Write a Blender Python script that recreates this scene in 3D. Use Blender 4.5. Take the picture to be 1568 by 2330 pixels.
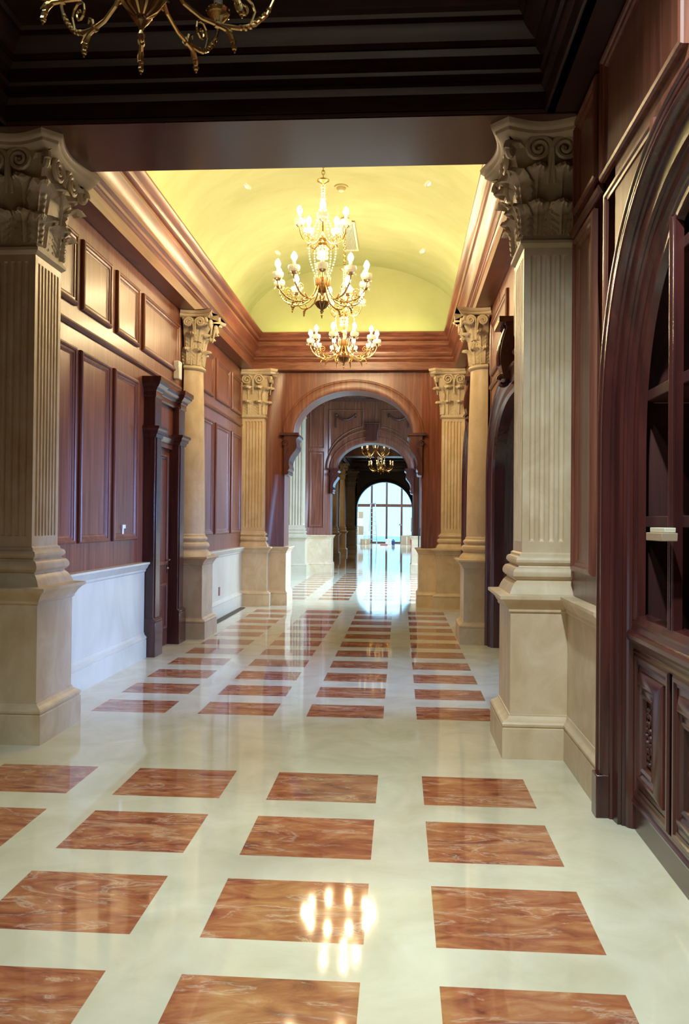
import bpy, bmesh, math, random
from mathutils import Matrix, Vector
random.seed(7)
PI = math.pi
for o in list(bpy.data.objects): bpy.data.objects.remove(o, do_unlink=True)
C = bpy.context.scene.collection

# ------------------------------------------------------------------ camera
yaw, pitch, roll = .0674, .0112, .0095
F = Vector((-math.sin(yaw)*math.cos(pitch), math.cos(yaw)*math.cos(pitch), math.sin(pitch)))
R0 = Vector((math.cos(yaw), math.sin(yaw), 0)); U0 = R0.cross(F)
R = R0*math.cos(roll)+U0*math.sin(roll); U = -R0*math.sin(roll)+U0*math.cos(roll)
cam = bpy.data.cameras.new('camera'); co = bpy.data.objects.new('camera', cam); C.objects.link(co)
co.matrix_world = Matrix(((R.x, U.x, -F.x, 0), (R.y, U.y, -F.y, 0), (R.z, U.z, -F.z, 1.6), (0, 0, 0, 1)))
cam.sensor_fit = 'VERTICAL'; cam.sensor_height = 36; cam.lens = 1882/2330*36
cam.clip_start = .05; cam.clip_end = 300
bpy.context.scene.camera = co

# ------------------------------------------------------------------ view, world, lights
vs = bpy.context.scene.view_settings
vs.view_transform = 'Standard'; vs.look = 'None'; vs.gamma = 1; vs.use_curve_mapping = False
vs.exposure = 0.12
w = bpy.data.worlds.new('sky'); bpy.context.scene.world = w; w.use_nodes = True
bg = w.node_tree.nodes['Background']; bg.inputs[0].default_value = (.25, .66, 1.0, 1); bg.inputs[1].default_value = 3.4

def lamp(name, kind, loc, power, color, target=None, **k):
    l = bpy.data.lights.new(name, kind); l.energy = power; l.color = color
    for a, b in k.items(): setattr(l, a, b)
    o = bpy.data.objects.new(name, l); C.objects.link(o); o.location = loc
    if target is not None:
        o.rotation_euler = (Vector(target)-Vector(loc)).to_track_quat('-Z', 'Y').to_euler()
    return o
DAY = (.52, .72, 1.0)
# daylight falling through the side windows of the second hall and the window wall at the far end
lamp('daylight_side_window', 'AREA', (2.95, 20.6, 3.4), 1500, DAY, (-1.2, 20.6, 0), shape='RECTANGLE', size=6.8, size_y=3.6, spread=2.3)
# added fill spots without fixtures, brightening the dark hall behind the second arch
HALL3 = [(-.9, 29.0), (-.9, 35.9)]
# daylight falling through the windows of the two side rooms, across the corridor onto the left wainscot
lamp('daylight_side_room', 'AREA', (3.30, 8.3, 1.75), 95, (.26, .44, 1.0), (-2.9, 8.0, .50), shape='RECTANGLE', size=2.6, size_y=1.5, spread=.95)
lamp('daylight_side_room', 'AREA', (3.30, 13.6, 1.75), 38, (.26, .46, 1.0), (-2.9, 13.6, .55), shape='RECTANGLE', size=1.6, size_y=1.5, spread=.9)
lamp('last_room_fill', 'AREA', (-.9, 55, 5.74), 900, (.62, .80, 1.0), (-.9, 55, 0), shape='RECTANGLE', size=4, size_y=4)  # added fill lamp, out of view, lightens the things in the last room
for x, y in HALL3: lamp('dark_hall_fill', 'SPOT', (x, y, 5.3), 300, (1, .72, .38), (x, y+2.2, 0), spot_size=2.4, spot_blend=.8, shadow_soft_size=.06)
# recessed spotlights of the front room (fixtures built further down)
SPOTS = [(.30, 2.2, 1150, 1.35, .85, 5.3), (-1.6, 2.2, 520, 1.5, -1.7, 3.1), (-.3, 1.6, 240, 1.9, .2, 2.6), (-.9, -1.6, 160, 2.2, -.9, -1.4)]
NEARC = (.80, .96, 1.0)
for x, y, p, a, tx, ty in SPOTS:
    lamp('spot_light', 'SPOT', (x, y, 4.90), p, NEARC, (tx, ty, 0), spot_size=a, spot_blend=.95, shadow_soft_size=.07)
WARM = (1.0, .80, .45)
BULB = 320.0       # emission of one lit candle bulb
COVE = 5.0        # emission of the cove strips behind the cornice
# daylight spots of the corridor vault
for x in (-2.16, .36):
    for y in (11.2, 14.0):
        lamp('vault_spot_light', 'SPOT', (x, y, 6.1), 60, (1, .82, .55), (x*.9, y, 0), spot_size=1.5, spot_blend=.6, shadow_soft_size=.04)

# ------------------------------------------------------------------ materials
def mat(name): 
    m = bpy.data.materials.new(name); m.use_nodes = True
    return m, m.node_tree.nodes, m.node_tree.links, m.node_tree.nodes['Principled BSDF']
def ramp(n, l, src, stops):
    r = n.new('ShaderNodeValToRGB'); e = r.color_ramp.elements
    while len(e) < len(stops): e.new(.5)
    for i, (p, c) in enumerate(stops): e[i].position = p; e[i].color = (*c, 1)
    l.new(src, r.inputs[0]); return r
def coords(n, l, scale, dist=0, detail=4, rough=.55, which='Object'):
    tc = n.new('ShaderNodeTexCoord'); mp = n.new('ShaderNodeMapping'); mp.inputs['Scale'].default_value = scale
    nz = n.new('ShaderNodeTexNoise'); nz.inputs['Scale'].default_value = 1; nz.inputs['Detail'].default_value = detail
    nz.inputs['Roughness'].default_value = rough; nz.inputs['Distortion'].default_value = dist
    l.new(tc.outputs[which], mp.inputs[0]); l.new(mp.outputs[0], nz.inputs[0]); return nz, mp
def wood(name, c1, c2, c3, rough=.36, coat=.14, scale=(26, 26, 1.1)):
    m, n, l, b = mat(name)
    nz, mp = coords(n, l, scale, .6, 5)
    big, _ = coords(n, l, (1.3, 1.3, .6), .5, 3)
    r = ramp(n, l, nz.outputs[0], [(.28, c1), (.5, c2), (.75, c3)])
    mx = n.new('ShaderNodeMixRGB'); mx.blend_type = 'MULTIPLY'; mx.inputs[0].default_value = .55
    r2 = ramp(n, l, big.outputs[0], [(.3, (.62, .55, .5)), (.7, (1.15, 1.1, 1.05))])
    l.new(r.outputs[0], mx.inputs[1]); l.new(r2.outputs[0], mx.inputs[2]); l.new(mx.outputs[0], b.inputs['Base Color'])
    b.inputs['Roughness'].default_value = rough; b.inputs['Coat Weight'].default_value = coat; b.inputs['Coat Roughness'].default_value = .18
    return m
WOOD = wood('mahogany_wood', (.105, .031, .019), (.185, .060, .035), (.28, .105, .060))
WOODH = wood('mahogany_wood_lengthwise', (.105, .031, .019), (.185, .060, .035), (.28, .105, .060), scale=(4, 1.2, 30))
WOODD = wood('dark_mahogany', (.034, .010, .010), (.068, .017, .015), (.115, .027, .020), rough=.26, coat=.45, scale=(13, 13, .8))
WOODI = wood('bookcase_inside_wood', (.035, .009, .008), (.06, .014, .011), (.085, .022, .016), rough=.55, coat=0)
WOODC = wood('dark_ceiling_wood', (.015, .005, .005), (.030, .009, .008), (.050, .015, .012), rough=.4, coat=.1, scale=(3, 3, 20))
def marble(name, cols, scale, rough, vein=None, veinpos=.5, bump=0.0, spec=.5, vscale=(1, 1, 1)):
    m, n, l, b = mat(name)
    nz, mp = coords(n, l, scale, .8, 7, .6)
    r = ramp(n, l, nz.outputs[0], cols)
    out = r.outputs[0]
    if vein:
        v, vm = coords(n, l, vscale, 1.6, 8, .62)
        sb = n.new('ShaderNodeMath'); sb.operation = 'SUBTRACT'; sb.inputs[1].default_value = veinpos
        ab = n.new('ShaderNodeMath'); ab.operation = 'ABSOLUTE'
        l.new(v.outputs[0], sb.inputs[0]); l.new(sb.outputs[0], ab.inputs[0])
        vr = ramp(n, l, ab.outputs[0], [(0, (.42, .42, .42)), (.02, (.10, .10, .10)), (.05, (0, 0, 0))])
        mx = n.new('ShaderNodeMixRGB'); l.new(vr.outputs[0], mx.inputs[0]); l.new(out, mx.inputs[1])
        mx.inputs[2].default_value = (*vein, 1); out = mx.outputs[0]
    l.new(out, b.inputs['Base Color']); b.inputs['Roughness'].default_value = rough
    b.inputs['Specular IOR Level'].default_value = spec
    if bump:
        bz, _ = coords(n, l, (2.5, 4.5, 4), 0, 2)
        bp = n.new('ShaderNodeBump'); bp.inputs['Strength'].default_value = bump; bp.inputs['Distance'].default_value = .01
        l.new(bz.outputs[0], bp.inputs['Height']); l.new(bp.outputs[0], b.inputs['Normal'])
    return m
CREAM = marble('cream_marble', [(.3, (.565, .505, .350)), (.5, (.635, .580, .425)), (.7, (.695, .65, .50))], (2.6, 2.6, 2.6), .055, bump=.012)
STONE = marble('honed_limestone', [(.3, (.565, .415, .245)), (.5, (.645, .495, .315)), (.7, (.72, .59, .41))], (4.5, 4.5, 3.2), .42)
DADO = marble('polished_limestone', [(.25, (.50, .43, .29)), (.5, (.58, .51, .36)), (.75, (.64, .57, .42))], (2.2, 2.2, 1.2), .3, spec=.8)
ROSSO = marble('orange_red_marble', [(.3, (.17, .050, .030)), (.42, (.31, .095, .045)), (.54, (.40, .150, .062)), (.66, (.48, .22, .10)), (.8, (.62, .42, .26))],
               (4.2, 11, 3), .055, vein=(.74, .58, .42), veinpos=.42, bump=.012, vscale=(2.1, 7.5, 2))
CARVED = marble('carved_limestone', [(.25, (.46, .36, .23)), (.5, (.55, .45, .30)), (.75, (.62, .52, .36))], (5, 5, 5), .6)
m, n, l, b = mat('yellow_plaster'); PLASTER = m
nz, _ = coords(n, l, (1.2, 2.5, 1.2), .4, 6)
r = ramp(n, l, nz.outputs[0], [(.3, (.40, .42, .225)), (.7, (.48, .51, .30))]); l.new(r.outputs[0], b.inputs['Base Color']); b.inputs['Roughness'].default_value = .85
def plain(name, c, rough=.5, metal=0, emit=None, es=0):
    m, n, l, b = mat(name)
    nz, _ = coords(n, l, (9, 9, 9), 0, 3)
    r = ramp(n, l, nz.outputs[0], [(.3, tuple(x*.88 for x in c)), (.7, c)]); l.new(r.outputs[0], b.inputs['Base Color'])
    b.inputs['Roughness'].default_value = rough; b.inputs['Metallic'].default_value = metal
    if emit: b.inputs['Emission Color'].default_value = (*emit, 1); b.inputs['Emission Strength'].default_value = es
    return m
BRASS = plain('gilt_brass', (.72, .50, .20), .26, 1)
BRONZE = plain('dark_bronze', (.16, .07, .03), .4, .7)
CHROME = plain('brushed_nickel', (.7, .68, .62), .25, 1)
WHITE = plain('white_plastic', (.80, .80, .74), .4)
CANDLE = plain('candle_sleeve', (.85, .83, .76), .5)
BULBM = plain('lit_bulb', (.9, .9, .9), .3, 0, (1.0, .75, .41), BULB)
BULBOFF = plain('clear_bulb', (.75, .72, .62), .15)
m, n, l, b = mat('crystal'); CRYSTAL = m
b.inputs['Base Color'].default_value = (.95, .95, .90, 1); b.inputs['Roughness'].default_value = .12
tl = n.new('ShaderNodeBsdfTranslucent'); tl.inputs[0].default_value = (.95, .96, .92, 1); mx = n.new('ShaderNodeMixShader'); mx.inputs[0].default_value = .6
l.new(b.outputs[0], mx.inputs[1]); l.new(tl.outputs[0], mx.inputs[2]); l.new(mx.outputs[0], n['Material Output'].inputs[0])
COVEM = plain('cove_light_strip', (.9, .85, .5), .5, 0, (.85, 1.0, .30), COVE)
SPOTM = plain('lit_spot_lens', (.9, .9, .8), .4, 0, (1, .97, .85), 6)
PAPER = plain('brown_cardboard', (.42, .30, .19), .8)
PAPERL = plain('pale_cardboard', (.75, .68, .50), .8)
WHITECARD = plain('white_card', (.75, .76, .8), .7)
REDP = plain('red_plastic', (.55, .03, .04), .4)
BLUEP = plain('blue_plastic', (.02, .06, .2), .4)
ALU = plain('ladder_aluminium', (.7, .75, .8), .35, .6)
BLACK = plain('black_paint', (.012, .010, .012), .5)
GREY = plain('grey_metal', (.2, .19, .17), .5, .4)
m, n, l, b = mat('window_glass'); GLASS = m
n.remove(b); tr = n.new('ShaderNodeBsdfTransparent'); gl = n.new('ShaderNodeBsdfGlossy'); gl.inputs['Roughness'].default_value = .02
mx = n.new('ShaderNodeMixShader'); mx.inputs[0].default_value = .07
l.new(tr.outputs[0], mx.inputs[1]); l.new(gl.outputs[0], mx.inputs[2]); l.new(mx.outputs[0], n['Material Output'].inputs[0])

PLAINW = plain('white_plaster', (.62, .62, .60), .9)
# ------------------------------------------------------------------ mesh helpers
class MB:
    def __init__(s): s.v = []; s.f = []; s.mi = []; s.cur = 0
    def add(s, vs, fs):
        k = len(s.v); s.v += [tuple(v) for v in vs]
        for f in fs: s.f.append(tuple(i+k for i in f)); s.mi.append(s.cur)
    def box(s, x0, x1, y0, y1, z0, z1):
        s.add([(x0,y0,z0),(x1,y0,z0),(x1,y1,z0),(x0,y1,z0),(x0,y0,z1),(x1,y0,z1),(x1,y1,z1),(x0,y1,z1)],
              [(0,3,2,1),(4,5,6,7),(0,1,5,4),(1,2,6,5),(2,3,7,6),(3,0,4,7)])
    def sweep(s, path, prof, mp, closed=False):
        n = len(path); rings = []
        for i, (x, y) in enumerate(path):
            ns = []
            for a, b in ((i-1, i), (i, i+1)):
                if closed: a %= n; b %= n
                if a < 0 or b >= n: continue
                dx, dy = path[b][0]-path[a][0], path[b][1]-path[a][1]; L = math.hypot(dx, dy)
                if L > 1e-9: ns.append((-dy/L, dx/L))
            if len(ns) == 2:
                k = 1+ns[0][0]*ns[1][0]+ns[0][1]*ns[1][1]; k = max(k, .25)
                m = ((ns[0][0]+ns[1][0])/k, (ns[0][1]+ns[1][1])/k)
            else: m = ns[0]
            rings.append([mp(x+m[0]*o, y+m[1]*o, h) for o, h in prof])
        p = len(prof); vs = [v for r in rings for v in r]; fs = []
        for i in range(n if closed else n-1):
            a = i*p; b = ((i+1) % n)*p
            for j in range(p):
                j2 = (j+1) % p; fs.append((a+j, a+j2, b+j2, b+j))
        if not closed: fs.append(tuple(range(p))); fs.append(tuple(range((n-1)*p, n*p)))
        s.add(vs, fs)
    def lathe(s, cx, cy, prof, seg=24, a0=0, a1=2*PI, z=0):
        full = abs(a1-a0-2*PI) < 1e-6; m = seg if full else seg+1
        vs = []; fs = []; p = len(prof)
        for i in range(m):
            a = a0+(a1-a0)*i/seg
            vs += [(cx+r_*math.cos(a), cy+r_*math.sin(a), z_+z) for r_, z_ in prof]
        for i in range(seg):
            b = (i+1) % m
            for j in range(p-1): fs.append((i*p+j, i*p+j+1, b*p+j+1, b*p+j))
        if full:
            if prof[0][0] > 1e-6: fs.append(tuple(i*p for i in range(m)))
            if prof[-1][0] > 1e-6: fs.append(tuple(i*p+p-1 for i in range(m)))
        s.add(vs, fs)
    def tube(s, pts, rad, seg=8):
        pts = [Vector(q) for q in pts]; n = len(pts)
        if not isinstance(rad, (list, tuple)): rad = [rad]*n
        vs = []; fs = []; up = None
        for i, q in enumerate(pts):
            t = (pts[min(i+1, n-1)]-pts[max(i-1, 0)]).normalized()
            if up is None:
                up = Vector((0, 0, 1)) if abs(t.z) < .9 else Vector((1, 0, 0))
            a = (up-t*up.dot(t)).normalized(); b = t.cross(a); up = a
            vs += [q+(a*math.cos(2*PI*j/seg)+b*math.sin(2*PI*j/seg))*rad[i] for j in range(seg)]
        for i in range(n-1):
            for j in range(seg):
                k = (j+1) % seg; fs.append((i*seg+j, i*seg+k, (i+1)*seg+k, (i+1)*seg+j))
        fs.append(tuple(range(seg))); fs.append(tuple(range((n-1)*seg, n*seg)))
        s.add(vs, fs)
    def ball(s, c, r, seg=8, rings=5, sz=1):
        s.lathe(c[0], c[1], [(max(r*math.sin(PI*i/rings), 0 if i in (0, rings) else 0), -r*sz*math.cos(PI*i/rings)) for i in range(rings+1)], seg, z=c[2])
    def sheet(s, grid, back):
        # closed slab between two equal grids
        nu = len(grid[0]); nv = len(grid); g = [q for row in grid for q in row]; b = [q for row in back for q in row]; N = nu*nv
        fs = []
        for i in range(nv-1):
            for j in range(nu-1):
                a = i*nu+j; fs.append((a, a+1, a+nu+1, a+nu)); fs.append((a+N, a+nu+N, a+nu+1+N, a+1+N))
        for j in range(nu-1): fs.append((j, j+N, j+1+N, j+1)); k = (nv-1)*nu+j; fs.append((k, k+1, k+1+N, k+N))
        for i in range(nv-1): a = i*nu; fs.append((a, a+nu, a+nu+N, a+N)); a += nu-1; fs.append((a, a+N, a+nu+N, a+nu))
        s.add(g+b, fs)
    def build(s, name, mats, parent=None, angle=24, loc=None, bevel=0):
        me = bpy.data.meshes.new(name); me.from_pydata(s.v, [], s.f)
        if not isinstance(mats, (list, tuple)): mats = [mats]
        for m in mats: me.materials.append(m)
        for p, i in zip(me.polygons, s.mi): p.material_index = i
        bm = bmesh.new(); bm.from_mesh(me); bmesh.ops.remove_doubles(bm, verts=bm.verts, dist=1e-5)
        bmesh.ops.recalc_face_normals(bm, faces=bm.faces); bm.to_mesh(me); bm.free()
        me.shade_smooth(); me.set_sharp_from_angle(angle=math.radians(angle))
        o = bpy.data.objects.new(name, me); C.objects.link(o)
        if loc: o.location = loc
        if parent: o.parent = parent
        if bevel:
            bv = o.modifiers.new('bevel', 'BEVEL'); bv.width = bevel; bv.segments = 2; bv.limit_method = 'ANGLE'
        return o
def XY(a, b, h): return (a, b, h)
def tag(o, label=None, cat=None, group=None, kind=None):
    if label: o['label'] = label
    if cat: o['category'] = cat
    if group: o['group'] = group
    if kind: o['kind'] = kind
    return o
def struct(o, label=None, cat=None):
    o['kind'] = 'structure'
    if label: o['label'] = label
    if cat: o['category'] = cat
    return o
def empty(name, loc, label, cat, group=None, kind=None, rz=0):
    o = bpy.data.objects.new(name, None); C.objects.link(o); o.location = loc; o.rotation_euler[2] = rz
    o.empty_display_size = .2
    return tag(o, label, cat, group, kind)
def sub(o, parent, loc):     # parent at world loc, child mesh in world coordinates
    o.parent = parent; o.matrix_parent_inverse = Matrix.Translation(loc).inverted(); return o

LW, RW, CXX = -2.995, 1.18, -.905          # wooden faces of the side walls, centre line
def mapL(a, b, h): return (LW+h, a, b)
def mapR(a, b, h): return (RW-h, a, b)
def mapY(Y): return lambda a, b, h: (a, Y-h, b)

def rect(a0, a1, b0, b1): return [(a0, b0), (a0, b1), (a1, b1), (a1, b0)]     # inward = right ... offsets below use negative for inward
# bolection frame: profile (offset inward, height)
def frame(mb, a0, a1, b0, b1, mp, prof):
    # walk so that the left normal points inwards
    mb.sweep([(a0, b0), (a1, b0), (a1, b1), (a0, b1)], prof, mp, True)
BOL = [(0, -.01), (0, .022), (.008, .034), (.022, .040), (.036, .034), (.042, .024), (.060, .020), (.070, .010), (.082, .006), (.082, -.01)]
BOLS = [(0, -.01), (0, .014), (.012, .024), (.028, .022), (.036, .012), (.05, .008), (.05, -.01)]

# ------------------------------------------------------------------ floor
def grid_floor():
    mb = MB()
    xs = [-9, LW-.8]
    tx = []
    for c in range(4):
        x0 = -2.5586+c*.9025; tx.append((x0, x0+.6289))
    fields = []
    y = 2.3589-6*.7859
    while y < 5: fields.append((y, y+.5274)); y += .7859
    for k in range(11): fields.append((6.746+k*.7577, 6.746+k*.7577+.457))
    k = 0
    while 16.75+k*.7577 < 25.2: fields.append((16.75+k*.7577, 16.75+k*.7577+.457)); k += 1
    k = 0
    while 28.2+k*.7577 < 46: fields.append((28.2+k*.7577, 28.2+k*.7577+.457)); k += 1
    fields = [f for f in fields if f[0] > -3.9]
    X = sorted(set([-6.2, 4.6]+[v for t in tx for v in t])); Y = sorted(set([-4.2, 66]+[v for t in fields for v in t]))
    tyset = {f[0] for f in fields}; txset = {t[0] for t in tx}
    for i in range(len(Y)-1):
        for j in range(len(X)-1):
            mb.cur = 1 if (Y[i] in tyset and X[j] in txset) else 0
            mb.add([(X[j],Y[i],0),(X[j+1],Y[i],0),(X[j+1],Y[i+1],0),(X[j],Y[i+1],0)], [(0,1,2,3)])
    mb.cur = 0
    mb.box(-6.2, 4.6, -4.2, 66, -.2, -.001)
    return mb.build('floor', [CREAM, ROSSO])
struct(grid_floor())

# ------------------------------------------------------------------ arches
def arc(c, a, b, zs, n=2.0, N=40):
    pts = []
    for i in range(N+1):
        t = PI-PI*i/N; ct, st = math.cos(t), math.sin(t)
        pts.append((c+a*math.copysign(abs(ct)**(2/n), ct), zs+b*abs(st)**(2/n)))
    return pts            # from low a to high a
def arch_wall(mb, a0, a1, z0, z1, top, mp, t, back=True):
    """front face h=0 with an opening below the curve 'top' (list low->high a), thickness t"""
    for h in ((0, -t) if back else (0,)):
        mb.add([mp(a0, z0, h), mp(top[0][0], z0, h), mp(top[0][0], z1, h), mp(a0, z1, h)], [(0,1,2,3)])
        mb.add([mp(top[-1][0], z0, h), mp(a1, z0, h), mp(a1, z1, h), mp(top[-1][0], z1, h)], [(0,1,2,3)])
        for p, q in zip(top, top[1:]):
            if q[0]-p[0] > 1e-6:
                mb.add([mp(p[0], p[1], h), mp(q[0], q[1], h), mp(q[0], z1, h), mp(p[0], z1, h)], [(0,1,2,3)])
    pth = [(top[0][0], z0)]+top+[(top[-1][0], z0)]
    for p, q in zip(pth, pth[1:]):
        mb.add([mp(p[0], p[1], 0), mp(q[0], q[1], 0), mp(q[0], q[1], -t), mp(p[0], p[1], -t)], [(0,1,2,3)])
    for a, b in (((a0, z0), (a0, z1)), ((a0, z1), (a1, z1)), ((a1, z1), (a1, z0))):
        mb.add([mp(*a, 0), mp(*b, 0), mp(*b, -t), mp(*a, -t)], [(0,1,2,3)])

# ------------------------------------------------------------------ side walls of the corridor
ZC = 4.43        # soffit of the corridor entablature
def wall_box(name, x0, x1, y0, y1, z0, z1, m, label=None):
    mb = MB(); mb.box(x0, x1, y0, y1, z0, z1); return struct(mb.build(name, m), label)
def seams(mb, ys, z0, z1, mp):       # thin vertical joints as tiny raised beads
    for y in ys: mb.sweep([(y-.003, z0), (y-.003, z1)], [(0, -.004), (0, .003), (-.006, .003), (-.006, -.004)], mp)
RAIL = [(-.03, -.01), (-.03, .014), (-.018, .03), (.0, .04), (.012, .034), (.022, .018), (.03, .014), (.03, -.01)]
def rail(mb, y0, y1, z, mp): mb.sweep([(y0, z), (y1, z)], RAIL, mp)

# left wall : one wall, panels and rail as parts
wl = wall_box('wall_left', LW-.3, LW, -4.1, 15.8, 0, 6.9, WOOD)
LOWZ = (1.37, 3.17); UPZ = (3.55, 4.21)
def panel(parent, a0, a1, z0, z1, mp, prof=BOL, m=WOOD):
    mb = MB(); frame(mb, a0, a1, z0, z1, mp, prof)
    mb.sweep([(a0+.08, (z0+z1)/2), (a1-.08, (z0+z1)/2)], [(-(z1-z0)/2+.08, -.01), (-(z1-z0)/2+.08, .004), ((z1-z0)/2-.08, .004), ((z1-z0)/2-.08, -.01)], mp)
    return mb.build('panel_frame', m, parent)
for a0, a1 in [(6.55, 7.38), (7.49, 8.27), (8.40, 9.18)]: panel(wl, a0, a1, *LOWZ, mapL)
for a0, a1 in [(6.55, 7.38), (7.51, 8.28), (8.45, 9.18), (9.33, 10.9)]: panel(wl, a0, a1, *UPZ, mapL)
for a0, a1 in [(11.85, 12.95), (13.13, 14.18), (14.36, 15.25)]:
    panel(wl, a0, a1, *LOWZ, mapL); panel(wl, a0, a1, *UPZ, mapL)
for a0, a1 in [(3.6, 5.2), (1.8, 3.4), (0, 1.6), (-1.8, -.2), (-3.6, -2.0)]:
    panel(wl, a0, a1, *LOWZ, mapL); panel(wl, a0, a1, *UPZ, mapL)
mb = MB(); rail(mb, 6.4, 10.98, 3.37, mapL); mb.build('picture_rail', WOODH, wl)
mb = MB(); rail(mb, 11.65, 15.3, 3.38, mapL); mb.build('picture_rail', WOODH, wl)

# stone dado: one swept profile (offset from the wooden face, height)
def dado_prof(ztop=1.105, d=.0):
    return [(-.02+d, 0), (.068+d, 0), (.068+d, .205), (.062+d, .210), (.062+d, .216), (.070+d, .222), (.070+d, .236), (.062+d, .248), (.050+d, .258), (.048+d, .262), (.044+d, .268), (.040+d, .29), (.036+d, .293),
            (.036+d, .985), (.05+d, 1.0), (.052+d, 1.02), (.07+d, 1.04), (.085+d, 1.07), (.10+d, 1.085), (.10+d, 1.105), (-.02+d, 1.105)]
def dado(name, path, m=DADO, prof=None):
    mb = MB(); mb.sweep(path, prof or dado_prof(), XY); return struct(mb.build(name, m))
# left normal must point into the hall: on the left wall walk towards -Y ... n=(-dy,dx) -> (+1,0)
dado('baseboard_left_near', [(LW, 5.72), (LW, -4.0)])
dado('baseboard_left_middle', [(LW, 9.44), (LW, 6.40)])
dado('baseboard_left_far', [(LW, 15.35), (LW, 11.68)])
mbx = MB(); mbx.box(LW+.035, LW+.045, 13.38, 13.47, .36, .50); tag(mbx.build('wall_socket', plain('rusty_red_metal', (.28, .08, .05), .6)), 'small rust red socket plate low on the pale stone wainscot past the left column', 'socket')
mbx = MB(); mbx.box(LW+.002, LW+.022, 8.70, 8.80, 1.50, 1.54); mbx.box(LW+.002, LW+.012, 8.72, 8.77, 1.44, 1.50)
tag(mbx.build('wire_stub', WHITE), 'tiny white torn fitting stuck low on the wood panel nearest the left door', 'fitting')

# ------------------------------------------------------------------ right walls
# near room + pilaster zone, opening for the bookcase arch
NRC, NRH, NRZ = 3.20, 1.50, 1.95
outerN = arc(NRC, NRH-.02, 1.44, NRZ, 2.35)
mb = MB(); arch_wall(mb, -4.1, 6.45, 0, 6.0, outerN, mapR, .62, back=False)
mb.box(RW+.62, RW+.72, -4.1, 6.45, 0, 6.0)
wr = struct(mb.build('wall_right', WOOD))
dado('baseboard_right_near', [(RW, 4.70), (RW, 5.74)], m=STONE)
panel(wr, 5.08, 5.66, 1.28, 3.51, mapR, m=WOOD)
panel(wr, 5.04, 5.66, 3.68, 4.31, mapR, m=WOOD)
panel(wr, 3.50, 4.925, 3.60, 4.32, mapR, m=WOOD)
panel(wr, 1.6, 3.30, 3.60, 4.32, mapR, m=WOOD)
# spandrel panel that follows the arch
def spandrel(sgn):
    mb = MB(); c = NRC; e = 1.60; pts = []
    full = arc(NRC, NRH+.10, 1.56, NRZ, 2.35, 60)
    pts = [(c+sgn*(p[0]-c), p[1]) for p in full if p[0] > c+.52 and p[1] < 3.42 and p[0] < c+1.598]
    path = [(c+sgn*1.67, 3.51)]+[(pts[0][0], 3.51)]+pts+[(c+sgn*1.67, pts[-1][1]-.2)]
    if sgn < 0: path = path[::-1]
    # clockwise check: want left normal inwards
    A = sum(path[i][0]*path[(i+1) % len(path)][1]-path[(i+1) % len(path)][0]*path[i][1] for i in range(len(path)))
    if A < 0: path = path[::-1]
    mb.sweep(path, BOLS, mapR, True); mb.build('spandrel_frame', WOOD, wr)
spandrel(1); spandrel(-1)
mb = MB(); rail(mb, 4.95, 5.75, 3.585, mapR); mb.build('picture_rail', WOODH, wr)

# bookcase arch casing
CAS = [(0, -.06), (0, .078), (-.006, .088), (-.016, .088), (-.020, .080), (-.048, .080), (-.052, .068), (-.058, .076), (-.068, .082), (-.080, .082), (-.092, .074), (-.099, .060), (-.102, .040), (-.115, .034), (-.118, .022), (-.19, .012), (-.194, -.004), (-.206, -.006), (-.210, -.02), (-.235, -.03), (-.25, -.05), (-.25, -.06)]
outerP = arc(NRC, NRH+.0, 1.455, NRZ, 2.35, 48)
path = [(NRC-NRH, 0)]+outerP+[(NRC+NRH, 0)]
arch = empty('arch_casing', (RW, NRC, 0), 'dark moulded arch casing with plinth blocks framing the bookcase on the right', 'arch casing')
mb = MB(); mb.sweep(path, CAS, mapR); sub(mb.build('moulding', WOODD), arch, (RW, NRC, 0))
for s in (1, -1):
    y0, y1 = sorted((NRC+s*1.505, NRC+s*1.395))
    mb = MB(); mb.box(RW-.105, RW+.02, y0, y1, 0, .232); sub(mb.build('plinth_block', WOODD, bevel=.006), arch, (RW, NRC, 0))

# bookcase
BX = RW+.06           # door face
bk = empty('bookcase', (BX, NRC, 0), 'built-in dark wooden bookcase with panelled lower doors inside the right arch', 'bookcase')
BL = (BX, NRC, 0)
def mapB(a, b, h): return (BX-h, a, b)
innerR = NRH-.235
inner = arc(NRC, innerR, 1.22, NRZ, 2.35, 48)
mb = MB(); mb.box(BX+.36, BX+.40, NRC-1.3, NRC+1.3, 0, 3.4); sub(mb.build('back_panel', WOODI), bk, BL)
for s in (1, -1):
    mb = MB(); y0, y1 = sorted((NRC+s*1.30, NRC+s*1.27)); mb.box(BX+.02, BX+.36, y0, y1, 0, 2.3)
    sub(mb.build('side_panel', WOODI), bk, BL)
mb = MB(); mb.sweep([(NRC-innerR-.01, 2.28)]+arc(NRC, innerR+.02, 1.24, NRZ, 2.35, 40)+[(NRC+innerR+.01, 2.28)], [(0, -.36), (0, -.03), (.02, -.03), (.02, -.36)], mapB)
sub(mb.build('arched_top', WOODI), bk, BL)
mb = MB(); mb.sweep([(NRC-innerR, 1.10)]+inner+[(NRC+innerR, 1.10)], [(0, -.03), (0, .01), (-.015, .018), (-.04, .018), (-.05, .008), (-.075, .006), (-.085, -.03)], mapB)
sub(mb.build('arched_frame', WOODD), bk, BL)
doorsY = [NRC+1.26, NRC+.655, NRC+.0, NRC-.655, NRC-1.26]
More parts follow.
